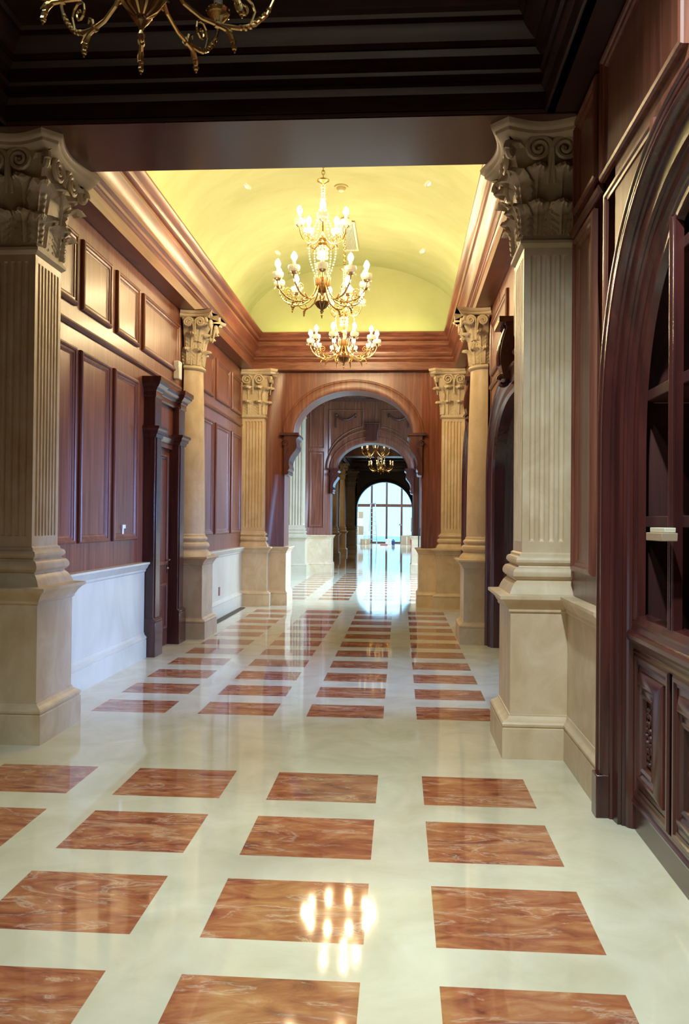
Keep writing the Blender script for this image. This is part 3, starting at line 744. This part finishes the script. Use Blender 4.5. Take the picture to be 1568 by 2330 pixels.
k = MB(); k.lathe(0, 0, [(0, -.06), (.05, -.06), (.065, -.045), (.07, -.02), (.10, -.018), (.10, 0), (0, 0)], 20); k.build('housing', plain('tan_plastic', (.5, .42, .2), .5), o)
k = MB(); k.lathe(0, 0, [(0, -.07), (.035, -.07), (.04, -.0605), (0, -.0605)], 16); k.build('sensor_cap', WHITE, o)
vx0, vx1, vy0, vy1 = CXX-.13, CXX+.13, 13.26, 14.65; vz = VZ+VB-.02
o = empty('air_vent', (CXX, 13.85, vz), 'long white slatted air vent in the crown of the yellow vault', 'vent')
k = MB(); 
k.sweep([(vx0, vy0), (vx1, vy0), (vx1, vy1), (vx0, vy1)], [(0, vz), (0, vz-.02), (.03, vz-.02), (.03, vz)], XY, True); sub(k.build('frame', WHITE), o, (CXX, 13.85, vz))
k = MB(); nsl = 9
for i in range(nsl): xx = vx0+.035+(vx1-vx0-.07)*i/(nsl-1); k.box(xx-.006, xx+.006, vy0+.031, vy1-.031, vz-.016, vz)
sub(k.build('slats', WHITE), o, (CXX, 13.85, vz))
k = MB(); k.box(vx0+.03, vx1-.03, vy0+.03, vy1-.03, vz, vz+.006); sub(k.build('backing', GREY), o, (CXX, 13.85, vz))

# ------------------------------------------------------------------ beam above the near pilasters and dark ceiling of the front room
mb = MB(); mb.box(LW, RW, 5.56, 6.33, 4.33, 6.95); struct(mb.build('trim_2', WOODC))
mb = MB(); mb.box(LW+.001, RW-.001, 5.55, 6.31, 4.322, 4.334); mb.build('beam_soffit', WOODD, bpy.data.objects['trim_2'])
NC = [(0, 4.33), (.016, 4.335), (.022, 4.35), (.012, 4.365), (.016, 4.375), (.016, 4.47), (.03, 4.485), (.045, 4.505), (.045, 4.53), (.03, 4.54), (.035, 4.59), (.055, 4.605), (.055, 4.70), (.075, 4.715), (.09, 4.73), (.085, 4.745), (.095, 4.78),
      (.13, 4.80), (.165, 4.825), (.185, 4.85), (.19, 4.87), (.19, 4.885), (.215, 4.90), (.23, 4.93), (.23, 5.0), (-.05, 5.0), (-.05, 4.33)]
mb = MB(); mb.sweep([(.95, -3.8), (.95, 5.56), (-2.77, 5.56), (-2.77, -3.8)], NC, XY, True); struct(mb.build('trim_3', WOODC))
mb = MB(); mb.box(.95, RW, -4.1, 5.56, 4.33, 5.0); mb.box(LW, -2.77, -4.1, 5.56, 4.33, 5.0); struct(mb.build('trim_4', WOODC))
wall_box('ceiling', LW-.3, RW+.7, -4.1, 5.56, 4.93, 5.08, WOODC)
wall_box('wall_back', LW-.3, RW+.7, -4.2, -4.05, 0, 5.0, WOOD)
for i, (x, y, p, a, tx, ty) in enumerate(SPOTS):
    o = empty('recessed_spotlight', (x, y, 4.93), 'recessed round spotlight in the dark front room ceiling, %s' % ('nearest the bookcase', 'nearest the left wall', 'in the middle above the viewer', 'rearmost one')[i], 'ceiling light', 'spotlights of the front room')
    k = MB(); k.lathe(0, 0, [(.075, -.02), (.095, -.015), (.10, 0), (.075, 0)], 20); k.lathe(0, 0, [(.075, -.02), (.075, 0)], 20); k.build('ring', BRASS, o)

# ------------------------------------------------------------------ left door
dr = MB(); dr.box(LW-.02, LW+.012, 9.70, 10.50, 0, 2.50)
door = struct(dr.build('door_1', WOOD), 'tall panelled wooden door in the left wall')
for z0, z1 in ((1.02, 2.42), (.20, .80)):
    k = MB(); frame(k, 9.80, 10.42, z0, z1, lambda a, b, h: (LW+.012+h, a, b), BOLS); k.build('door_panel', WOOD, door)
k = MB(); k.box(LW+.012, LW+.018, 10.41, 10.45, .92, 1.14); k.tube([(LW+.015, 10.43, 1.09), (LW+.065, 10.43, 1.09)], .010); k.tube([(LW+.065, 10.44, 1.09), (LW+.065, 10.33, 1.085)], .009); k.ball((LW+.03, 10.43, .98), .014)
k.build('door_handle', CHROME, door)
def surround():
    t = empty('door_surround', (LW, 10.12, 0), 'dark wooden door surround with stepped cornice around the left door', 'door surround'); L = (LW, 10.12, 0)
    xf = LW+.135
    for y0, y1 in ((9.455, 9.715), (10.50, 10.79)):
        k = MB(); k.box(LW, xf, y0, y1, .42, 3.06); k.box(LW, xf+.012, y0+.05, y1-.05, .45, 2.56)
        sub(k.build('side_strip', WOODD, bevel=.004), t, L)
        k = MB(); k.box(LW, xf+.035, y0-.02, y1+.02, 0, .40); k.sweep([(y0-.02, .40), (y1+.02, .40)], [(0, 0), (0, .165), (.02, .172), (.035, .155), (.05, .14), (.05, 0)], mapL)
        sub(k.build('plinth_block', WOODD, bevel=.004), t, L)
        k = MB(); p = [(LW, y1+.0), (xf+.01, y1+.0), (xf+.01, y0-.0), (LW, y0-.0)]
        k.sweep(p, [(-.02, 2.56), (.005, 2.56), (.015, 2.60), (.03, 2.61), (.035, 2.64), (.055, 2.66), (.055, 2.69), (-.02, 2.69)], XY); sub(k.build('strip_cap', WOODD), t, L)
    k = MB(); k.box(LW, LW+.05, 9.715, 10.50, 2.50, 3.06); sub(k.build('frieze', WOOD), t, L)
    k = MB(); k.sweep([(LW+.03, 10.50), (LW+.03, 9.715)], [(0, 2.56), (.03, 2.56), (.045, 2.60), (.06, 2.62), (.06, 2.66), (0, 2.67)], XY); sub(k.build('lintel_moulding', WOODD), t, L)
    path = [(LW, 10.83), (xf+.03, 10.83), (xf+.03, 10.50), (xf-.04, 10.50), (xf-.04, 9.72), (xf+.03, 9.72), (xf+.03, 9.43), (LW, 9.43)]
    path = [(LW, 10.79), (xf, 10.79), (xf, 10.54), (xf-.05, 10.54), (xf-.05, 9.68), (xf, 9.68), (xf, 9.455), (LW, 9.455)]
    k = MB(); k.sweep(path, [(-.03, 3.03), (.005, 3.03), (.015, 3.05), (.012, 3.065), (.012, 3.10), (.022, 3.11), (.03, 3.135), (.05, 3.15), (.07, 3.175), (.075, 3.20), (.09, 3.21), (.09, 3.26), (-.03, 3.26)], XY)
    sub(k.build('cornice', WOODD), t, L)
    k = MB(); k.box(LW, xf-.05, 9.68, 10.54, 3.04, 3.255); sub(k.build('cornice_core', WOODD), t, L)
surround()
k = MB(); k.box(LW+.001, LW+.085, 10.66, 10.80, 3.45, 3.69); tag(k.build('wall_sensor', WHITE, bevel=.012), 'small white box mounted on the left wall above the door cornice', 'sensor box')
k = MB(); k.box(LW+.09, LW+.19, 12.6, 14.95, .0005, .012)
for i in range(3): k.box(LW+.10+.03*i, LW+.115+.03*i, 12.62, 14.93, .012, .016)
tag(k.build('floor_grille', plain('bronze_grille', (.10, .06, .03), .5, .5)), 'long narrow dark grille in the floor along the far left wainscot', 'floor grille')

# ------------------------------------------------------------------ chandeliers
def spiral(c, r, turns, n, plane_r=1):
    return [(c[0]+r*(1-k/n)*math.cos(turns*2*PI*k/n), c[1], c[2]+r*(1-k/n)*math.sin(turns*2*PI*k/n)) for k in range(n)]
CH = {}
def make_arm_mesh(kind):
    k = MB()
    if kind == 'low':
        P = [(.055, 0, .44), (.065, 0, .36), (.10, 0, .27), (.16, 0, .20), (.23, 0, .17), (.30, 0, .165), (.38, 0, .18), (.45, 0, .215), (.50, 0, .27), (.53, 0, .34), (.53, 0, .375)]
        k.tube(P, [.007, .0075, .008, .008, .008, .009, .009, .008, .007, .007, .010], 8)
        k.tube([(.285, 0, .167), (.30, 0, .166)], .015, 10)
        k.tube([(.30, 0, .163), (.33, 0, .158), (.352, 0, .14), (.362, 0, .115), (.366, 0, .08)], [.008, .009, .011, .011, .003], 8)
        for a_, b_ in ((.345, .15), (.357, .125), (.364, .10)): k.ball((a_, 0, b_), .0125, 6, 4)
        k.tube([(.33, 0, .16), (.352, .010, .148), (.37, .012, .13)], [.006, .007, .002], 6)
        k.tube([(.43, 0, .205)]+spiral((.40, 0, .265), .05, 1.6, 16), .0055, 6)
        k.tube([(.30, 0, .17), (.31, 0, .20), (.33, 0, .215), (.34, 0, .20)], [.006, .008, .007, .003], 6)
        for j in range(7):   # rope twist on the outer half
            t = j/6; x = .39+.12*t; z = .185+.11*t**1.6; k.ball((x, 0, z), .0115, 6, 4)
        r, z = .53, .37
    else:
        P = [(.035, 0, .93), (.06, 0, .885), (.10, 0, .855), (.15, 0, .845), (.20, 0, .86), (.245, 0, .90), (.27, 0, .96), (.28, 0, 1.02)]
        k.tube(P, .008, 8); k.tube([(.22, 0, .875)]+spiral((.205, 0, .93), .04, 1.5, 14), .005, 6)
        k.tube([(.15, 0, .84), (.175, 0, .82), (.185, 0, .79)], [.008, .009, .002], 6)
        r, z = .28, 1.01
    k.lathe(r, 0, [(.006, z), (.02, z+.006), (.038, z+.028), (.042, z+.034), (.036, z+.034), (.012, z+.012)], 12)
    return k, r, z
def chandelier(x, y, zb, ztop, lit, label, rz=0, group=None, simple=False):
    t = empty('chandelier', (x, y, zb), label, 'chandelier', group, rz=rz)
    def put(name, key, fn, m, parent=None, rot=0):
        if key not in CH: 
            o = fn().build(name, m); CH[key] = o.data
        else:
            o = bpy.data.objects.new(name, CH[key]); C.objects.link(o)
        o.parent = parent or t; o.rotation_euler[2] = rot; return o
    def body():
        k = MB()
        k.lathe(0, 0, [(0, 0), (.008, .01), (.014, .03), (.008, .045), (.012, .06), (.024, .075), (.014, .09), (.018, .10), (.018, .20), (.028, .225), (.03, .25), (.018, .27), (.022, .29), (.022, .46), (.02, .47), (.014, .52), (.02, .56), (.012, .60), (.012, .72), (.024, .76), (.03, .80), (.05, .83), (.055, .86), (.04, .88), (.045, .92), (.03, .95), (.012, .98), (.010, 1.2), (.018, 1.22), (.010, 1.24), (.008, 1.55), (.02, 1.56), (.07, 1.585), (.075, 1.60), (.03, 1.61), (.008, 1.63), (0, 1.63)], 20)
        for j in range(10):
            a = j*PI/5; k.tube([(.052*math.cos(a), .052*math.sin(a), .31), (.078*math.cos(a), .078*math.sin(a), .37), (.088*math.cos(a), .088*math.sin(a), .45), (.095*math.cos(a), .095*math.sin(a), .47)], [.006, .009, .008, .004], 5)
            k.tube([(.02*math.cos(a), .02*math.sin(a), .10), (.05*math.cos(a), .05*math.sin(a), .125), (.085*math.cos(a), .085*math.sin(a), .17), (.098*math.cos(a), .098*math.sin(a), .165)], [.004, .008, .006, .003], 5)
        return k
    put('stem', 'stem', body, [BRASS])
    def urn():
        k = MB(); k.lathe(0, 0, [(.019, .285), (.05, .30), (.068, .34), (.077, .40), (.081, .452), (.072, .457), (.019, .46)], 20); return k
    put('urn', 'urn', urn, [BRONZE])
    def bowl():
        k = MB(); k.lathe(0, 0, [(.0185, .095), (.05, .125), (.072, .16), (.078, .18), (.072, .187), (.019, .19)], 20); return k
    put('lower_bowl', 'bowl', bowl, [BRONZE])
    L = ztop-zb; 
    k = MB(); z = 1.63
    while z < L-.05: 
        a = round((z-1.63)/.04) % 2
        k.tube([((.018*math.cos(q)) if a else 0, 0 if a else .018*math.cos(q), z+.02+.027*math.sin(q)) for q in [j*PI/4 for j in range(9)]], .006, 5); z += .04
    k.lathe(0, 0, [(0, L-.05), (.05, L-.045), (.07, L-.02), (.07, L-.002), (0, L-.002)], 16)
    k.build('chain', BRASS, t)
    for tier, cnt, off in (('low', 10, 0), ('up', 5, PI/5)):
        for i in range(cnt):
            km = make_arm_mesh(tier); r, z = km[1], km[2]
            arm = put('arm', tier+'arm', lambda: km[0], [BRASS], rot=PI/2+off+i*2*PI/cnt)
            def dish():
                q = MB(); q.lathe(r, 0, [(.012, z+.020), (.030, z+.022), (.046, z+.040), (.050, z+.056), (.044, z+.056), (.030, z+.036), (.012, z+.032)], 14)
                for j in range(9): a = j*PI/4.5; q.ball((r+.047*math.cos(a), .047*math.sin(a), z+.056), .006, 5, 4)
                return q
            def bob():
                q = MB(); q.lathe(r, 0, [(.021, z+.034), (.042, z+.032), (.062, z+.05), (.068, z+.078), (.064, z+.098), (.058, z+.098), (.056, z+.07), (.021, z+.05)], 14)
                for j in range(6): a = j*PI/3; q.ball((r+.056*math.cos(a), .056*math.sin(a), z+.012), .011, 6, 4)
                return q
            if lit: put('crystal_cup', tier+'bob', bob, [CRYSTAL], arm)
            else: put('drip_dish', tier+'dish', dish, [BRASS], arm)
            def can():
                q = MB(); q.lathe(r, 0, [(0, z+.03), (.019, z+.03), (.019, z+.155), (0, z+.155)], 10); return q
            put('candle', tier+'can', can, [CANDLE], arm)
            def bul():
                q = MB(); q.lathe(r, 0, [(0, z+.156), (.016, z+.158), (.029, z+.175), (.034, z+.197), (.027, z+.222), (.012, z+.247), (0, z+.257)], 8); return q
            put('bulb', tier+'bulb'+str(lit), bul, [BULBM if lit else BULBOFF], arm)
    for i in range(5):
        def st():
            q = MB()
            for j in range(19):
                u = j/18; rr = .02+.11*u**1.5-.02*math.sin(PI*u); q.ball((rr, 0, 1.54-.58*u), .0125 if j % 2 else .009, 6, 4)
            return q
        def st2():
            q = MB()
            for j in range(14):
                u = j/13; rr = .16-.075*u+.03*math.sin(PI*u); q.ball((rr, 0, .88-.40*u), .012 if j % 2 else .009, 6, 4)
            return q
        put('crystal_strand', 'strand', st, [CRYSTAL], rot=off+i*2*PI/5+.3)
        put('crystal_strand', 'strandlow', st2, [CRYSTAL], rot=off+i*2*PI/5+.3)
    def drops():
        q = MB()
        for j in range(12):
            a = j*PI/6
            for m_ in range(3): q.ball((.06*math.cos(a), .06*math.sin(a), .80-.05*m_), .012, 6, 4, 1.5)
        return q
    def drops2():
        q = MB()
        for j in range(10): a = j*PI/5; q.ball((.030*math.cos(a), .030*math.sin(a), .60), .0115, 6, 4, 1.6)
        return q
    put('crystal_collar', 'drops2', drops2, [CRYSTAL])
    put('crystal_drops', 'drops', drops, [CRYSTAL])
    return t
chandelier(CXX-.04, 2.9, 3.312, 4.93, False, 'gilt chandelier with unlit candles hanging closest, cut off by the top edge', rz=.315)
chandelier(CXX-.02, 9.5, 3.95, VZ+VB, True, 'lit crystal chandelier hanging higher under the yellow vault, nearer of the two lit ones', rz=.097)
chandelier(CXX-.02, 13.15, 4.035, VZ+VB, True, 'lit gilt chandelier hanging before the end arch, farther of the two lit ones', rz=.384)
chandelier(CXX-.02, 30.5, 3.84, 5.4, False, 'unlit gilt chandelier seen through the second arch, nearer and higher one')
chandelier(CXX+.02, 37.0, 3.70, 5.4, False, 'unlit gilt chandelier seen through the second arch, farther and lower one', rz=.3)

# ------------------------------------------------------------------ second hall (bright, windows to the right)
H2a, H2b = YA+TA, 26.0
wall_box('wall_hall_left', -4.6, -4.4, H2a-.3, H2b+.5, 0, 6.9, WOOD)
mb = MB(); mb.box(-4.6, LW-.28, YA, H2a, 0, 6.9); struct(mb.build('wall_hall_near_left', WOOD))
mb = MB(); mb.box(RW+.3, 3.0, YA+.34, H2a, 0, 6.9); struct(mb.build('wall_hall_near_right', WOOD))
wall_box('ceiling_hall', -4.6, 3.0, H2a-.02, H2b+.6, 6.2, 6.35, PLASTER)
# window wall on the right: piers, sill and glazed openings
mb = MB()
mb.box(2.7, 2.9, H2a, 17.2, 0, 6.2); mb.box(2.7, 2.9, 25.2, 26.4, 0, 6.2); mb.box(2.7, 2.9, 17.2, 25.2, 0, .6); mb.box(2.7, 2.9, 17.2, 25.2, 5.1, 6.2)
for y in (19.0, 21.0, 23.2): mb.box(2.7, 2.9, y-.12, y+.12, .6, 5.1)
struct(mb.build('wall_hall_right', WOOD))
for i, (y0, y1) in enumerate(((17.2, 18.88), (19.12, 20.88), (21.12, 23.08), (23.32, 25.2))):
    mb = MB(); mb.sweep([(y0, .6), (y1, .6), (y1, 5.1), (y0, 5.1)], [(0, -.03), (0, .03), (.06, .03), (.06, -.03)], lambda a, b, h: (2.8-h, a, b), True)
    mb.box(2.78, 2.82, y0+.06, y1-.06, 2.9, 2.96)
    wn = struct(mb.build('window_%d' % (i+2), WOODD))
    mb = MB(); mb.box(2.795, 2.80, y0+.05, y1-.05, .65, 5.05); mb.build('pane', GLASS, wn)
# second arch wall
YB, TB = 26.0, .8
wb, archB, LB = arch_module('wall_hall_far', YB, TB, 'second wooden archway deeper inside, with keystone below the swag panels', WOOD, z1=6.2, x0=-4.45, x1=2.75)
def jamb2(Y, t, m):
    for s in (-1, 1):
        xi = CXX+s*1.30; xo = -4.4 if s < 0 else 2.7
        path = [(xo, Y+t), (xi, Y+t), (xi, Y), (xo, Y)] if s < 0 else [(xo, Y), (xi, Y), (xi, Y+t), (xo, Y+t)]
        mb = MB(); mb.sweep(path, [(o*1.0, h*1.05) for o, h in dado_prof()], XY); struct(mb.build('baseboard_hall_'+('left', 'right')[s > 0], m))
jamb2(YB, TB, STONE)
M2 = mapY(YB)
for s in (-1, 1):
    x0, x1 = sorted((CXX+s*1.50, CXX+s*1.98))
    panel(wb, x0, x1, 3.90, 5.25, M2, BOLS); panel(wb, x0, x1, 1.40, 3.80, M2, BOLS)
    # panel whose lower edge follows the arch
    pts = [(CXX+s*(p[0]-CXX), p[1]) for p in arc(CXX, 1.44, 1.30, 3.30, 2, 60) if .32 < p[0]-CXX < 1.38]
    path = [(CXX+s*1.38, 5.12), (CXX+s*.28, 5.12), (CXX+s*.28, pts[0][1])]+pts
    A = sum(path[i][0]*path[(i+1) % len(path)][1]-path[(i+1) % len(path)][0]*path[i][1] for i in range(len(path)))
    if A < 0: path = path[::-1]
    mb = MB(); mb.sweep(path, [(0, -.01), (0, .02), (.02, .028), (.035, .015), (.035, -.01)], M2, True); mb.build('spandrel_frame', WOOD, wb)
    k = MB(); cx = CXX+s*.83
    k.tube([(cx-.28+.56*q/14, YB-.03, 4.93-.13*math.sin(PI*q/14)) for q in range(15)], [.018+.02*math.sin(PI*q/14) for q in range(15)], 8)
    for e in (-1, 1):
        k.ball((cx+e*.30, YB-.03, 4.96), .045); 
        k.tube([(cx+e*.30, YB-.03, 4.92), (cx+e*.32, YB-.03, 4.75), (cx+e*.31, YB-.03, 4.55)] if e == s else [(cx+e*.30, YB-.03, 4.95), (cx+e*.31, YB-.03, 4.86)], .022, 7)
    sub(k.build('carved_swag', WOODD), archB, LB)
mb = MB(); n_ = [(-.17, 4.23), (.17, 4.23), (.23, 4.70), (-.23, 4.70)]
n_ = [(CXX+a*.95, b) for a, b in ((-.17, 4.12), (.17, 4.12), (.22, 4.66), (-.22, 4.66))]
mb.add([(a, YB-.11, b) for a, b in n_]+[(a, YB-.0, b) for a, b in n_], [(0,1,2,3), (4,5,6,7), (0,1,5,4), (1,2,6,5), (2,3,7,6), (3,0,4,7)])
mb.box(CXX-.24, CXX+.24, YB-.14, YB, 4.66, 4.72); sub(mb.build('keystone', WOODD, bevel=.01), archB, LB)
mb = MB(); cr = arc(CXX, 1.44, 1.24, 3.27, 2, 40); mb.sweep(cr, [(0, -.01), (0, .03), (-.03, .04), (-.05, .02), (-.05, -.01)], M2); sub(mb.build('outer_arch_moulding', WOOD), archB, LB)
mb = MB(); mb.sweep([(-4.4, YB), (2.7, YB)][::-1], [(0, 5.38), (.04, 5.38), (.06, 5.45), (.12, 5.5), (.15, 5.6), (.2, 5.7), (.2, 5.8), (0, 5.8)], XY)
mb.build('cornice', WOODD, wb)
# big pale pilasters beside the second arch
pilaster([(-2.86, YB), (-2.86, YB-.75), (-3.75, YB-.75), (-3.75, YB)][::1], 4.9, 5.8, 'pale daylit stone pilaster left of the second arch, seen through the first arch', [3, 6, 3], m=DADO)
k = MB(); k.tube([(.575, 25.6, 0), (.575, 25.6, 3.9)], .022, 8); tag(k.build('metal_pole', BLACK), 'thin dark pole standing on the floor at the right side of the second arch', 'pole')

# ------------------------------------------------------------------ third hall (dark, repeats the first)
Y3 = YB+TB
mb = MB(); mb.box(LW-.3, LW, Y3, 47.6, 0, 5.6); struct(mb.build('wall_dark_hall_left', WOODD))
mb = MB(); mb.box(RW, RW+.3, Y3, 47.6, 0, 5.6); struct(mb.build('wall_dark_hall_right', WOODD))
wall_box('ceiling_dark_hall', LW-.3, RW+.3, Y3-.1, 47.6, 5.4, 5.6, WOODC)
mb = MB(); mb.box(LW, RW, 34.55, 35.5, 4.33, 5.4); struct(mb.build('trim_5', WOOD))
mb = MB(); mb.sweep([(LW, 35.5), (RW, 35.5), (RW, 46.9), (LW, 46.9)], [(o, h) for o, h in ENT], XY, True); struct(mb.build('trim_6', WOODD))
pilaster([(LW, 35.7), (-2.56, 35.7), (-2.56, 34.96), (LW, 34.96)], 3.60, 4.328, 'dark silhouetted pilaster on the left beyond the second arch, nearest of that row', [4, 7, 4], m=STONE)
pilaster([(RW, 34.96), (.75, 34.96), (.75, 35.7), (RW, 35.7)], 3.60, 4.328, 'dark silhouetted pilaster on the right beyond the second arch', [4, 7, 4], m=STONE)
column(1, 40.6, 'dark silhouetted round column on the left beyond the second arch', LW)
column(-1, 40.6, 'dark silhouetted round column on the right beyond the second arch', RW)
pilaster([(-2.43, 46.9), (-2.43, 46.6), (LW, 46.6)], 3.60, ZC, 'dark silhouetted pilaster left of the black far arch', [2, 6])
pilaster([(RW, 46.6), (.66, 46.6), (.66, 46.9)], 3.60, ZC, 'dark silhouetted pilaster right of the black far arch', [6, 2])
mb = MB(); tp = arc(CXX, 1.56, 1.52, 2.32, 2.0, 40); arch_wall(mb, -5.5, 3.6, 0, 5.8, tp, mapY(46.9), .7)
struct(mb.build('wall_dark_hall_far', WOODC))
mb = MB(); mb.sweep(tp, [(0, -.02), (0, .02), (.18, .03), (.2, -.02)], mapY(46.9)); tag(mb.build('arch_trim', BLACK), 'black arch moulding around the farthest opening in front of the window wall', 'arch casing')

# ------------------------------------------------------------------ last room with the window wall
wall_box('wall_last_room_left', -5.4, -5.2, 47.6, 62.6, 0, 6.0, PLAINW)
wall_box('wall_last_room_right', 3.4, 3.6, 47.6, 62.6, 0, 6.0, PLAINW)
wall_box('ceiling_last_room', -5.4, 3.6, 47.0, 62.6, 5.8, 6.0, PLAINW)
YW = 62.0
mb = MB(); mb.box(-5.4, -4.3, YW-.1, YW+.2, 0, 6); mb.box(2.5, 3.6, YW-.1, YW+.2, 0, 6); mb.box(-4.3, 2.5, YW-.1, YW+.2, 5.3, 6)
struct(mb.build('wall_last_room_far', PLAINW))
wn = MB()
for x in (-3.25, -2.14, -1.02, .10, 1.22): wn.box(x-.075, x+.075, YW-.06, YW+.06, .0 if x != .1 else .0, 5.3)
wn.box(-4.3, 2.5, YW-.07, YW+.05, 2.70, 2.92)
wn.box(-4.3, 2.5, YW-.05, YW+.05, 0, .10)
wn = struct(wn.build('window_1', WOOD, bevel=.02), 'large timber framed window wall at the very end')
mb = MB(); mb.box(-4.3, 2.5, YW-.006, YW+.006, .1, 5.3); mb.build('pane', GLASS, wn)
mb = MB(); mb.box(-6, 5, YW+.3, YW+30, -.15, -.05); 
struct(mb.build('ground_outside', plain('pale_paving', (.5, .5, .48), .8)))
# ladder
def ladder(x, y):
    t = empty('step_ladder', (x, y, 0), 'tall aluminium step ladder standing before the far window', 'ladder')
    k = MB()
    for s in (-1, 1): k.tube([(s*.30, -.35, 0), (s*.17, 0, 2.9)], .035, 6)
    k.build('front_rails', ALU, t)
    k = MB()
    for s in (-1, 1): k.tube([(s*.30, .55, 0), (s*.17, .05, 2.9)], .028, 6)
    k.build('rear_rails', ALU, t)
    for i in range(8):
        q = (i+1)/9; z = 2.9*q; k = MB(); hw = .30-.13*q; k.box(-hw, hw, -.35+.35*q-.05, -.35+.35*q+.05, z-.02, z+.02); k.build('step', ALU, t)
    k = MB(); k.box(-.21, .21, -.08, .12, 2.88, 2.94); k.build('top_cap', plain('purple_grey_plastic', (.25, .2, .4), .5), t)
ladder(-2.00, 60.5)
def carton(x, y, z, sx, sy, sz, rz, label, m=PAPER, group=None):
    t = empty('cardboard_box', (x, y, z), label, 'box', group, rz=rz)
    k = MB(); k.box(-sx/2, sx/2, -sy/2, sy/2, 0, sz); k.build('carton', m, t, bevel=.01)
    k = MB(); k.box(-sx/2-.004, sx/2+.004, -.03, .03, sz-.02, sz+.004); k.box(-.03, .03, -sy/2-.006, -sy/2, .02, sz-.05); k.build('tape', PAPERL, t)
    return t
carton(-2.95, 58.2, 0, .72, .6, .66, .05, 'pale carton at the bottom of the left stack in the far window room', WHITECARD)
carton(-2.93, 58.2, .67, .66, .55, .60, -.05, 'brown carton second from the bottom of the left stack', PAPER)
carton(-2.97, 58.2, 1.28, .62, .5, .55, .1, 'grey carton third from the bottom of the left stack', WHITECARD)
carton(-2.94, 58.2, 1.84, .66, .5, .45, .0, 'brown carton on top of the left stack', PAPER)
carton(-2.42, 57.6, 0, .58, .45, .38, .2, 'low brown carton on the floor in front of the chair')
carton(.50, 58.4, 0, .85, .6, .62, -.1, 'wide brown carton on the floor at the right of the far window')
carton(.50, 58.4, .625, .6, .5, .28, .1, 'smaller grey carton lying on the wide one', WHITECARD)
carton(1.26, 57.9, 0, .5, .5, .95, .0, 'tall brown carton beside the red bucket')
carton(1.15, 59.6, 0, .8, .6, 1.9, .0, 'very tall narrow carton leaning in the back right corner')
t = empty('folding_chair', (-2.35, 59.0, 0), 'light folding chair behind the low carton near the far window', 'chair')
k = MB(); k.box(-.22, .22, -.2, .2, .44, .47); k.build('seat', WHITECARD, t)
k = MB(); k.box(-.22, .22, .18, .21, .62, .92); k.build('backrest', WHITECARD, t)
for sx, sy in ((-1, -1), (1, -1), (-1, 1), (1, 1)):
    k = MB(); k.tube([(sx*.21, sy*.2, 0), (sx*.21, sy*.19, .44 if sy < 0 else .92)], .014, 6); k.build('leg', ALU, t)
t = empty('bucket', (.86, 56.7, 0), 'red plastic bucket on the floor before the cartons', 'bucket')
k = MB(); k.lathe(0, 0, [(0, 0), (.14, 0), (.19, .36), (.205, .365), (.205, .385), (.18, .385), (.135, .02), (0, .02)], 18); k.build('shell', REDP, t)
k = MB(); k.tube([(.2*math.cos(a), 0, .37+.13*math.sin(a)) for a in [j*PI/10 for j in range(11)]], .006, 6); k.build('handle', GREY, t)
t = empty('spray_bottle', (-.47, 57.2, 0), 'small dark blue bottle standing on the far floor', 'bottle')
k = MB(); k.lathe(0, 0, [(0, 0), (.10, 0), (.11, .03), (.11, .28), (.05, .36), (.04, .40), (0, .40)], 16); k.build('bottle', BLUEP, t)
k = MB(); k.box(-.04, .10, -.02, .02, .40, .46); k.build('nozzle', WHITE, t)
carton(-.80, 57.2, 0, .36, .3, .40, .3, 'small pale carton left of the blue bottle', WHITECARD)
k = MB(); k.box(-1.35, -.85, 56.2, 56.6, 0, .07); tag(k.build('red_board', plain('faded_red_board', (.5, .12, .12), .6), bevel=.01), 'flat faded red board lying on the far floor', 'board')
t = empty('lamp_stand', (.02, 59.5, 0), 'thin upright lamp stand behind the cartons', 'stand')
k = MB(); k.tube([(0, 0, .03), (0, 0, 1.45)], .02, 6); k.build('pole', GREY, t)
k = MB(); k.lathe(0, 0, [(0, 0), (.18, 0), (.17, .03), (0, .04)], 16); k.build('foot', GREY, t)
k = MB(); k.lathe(0, 0, [(.05, 1.45), (.12, 1.35), (.14, 1.33), (.06, 1.47), (0, 1.47)], 14); k.build('lamp_head', GREY, t)
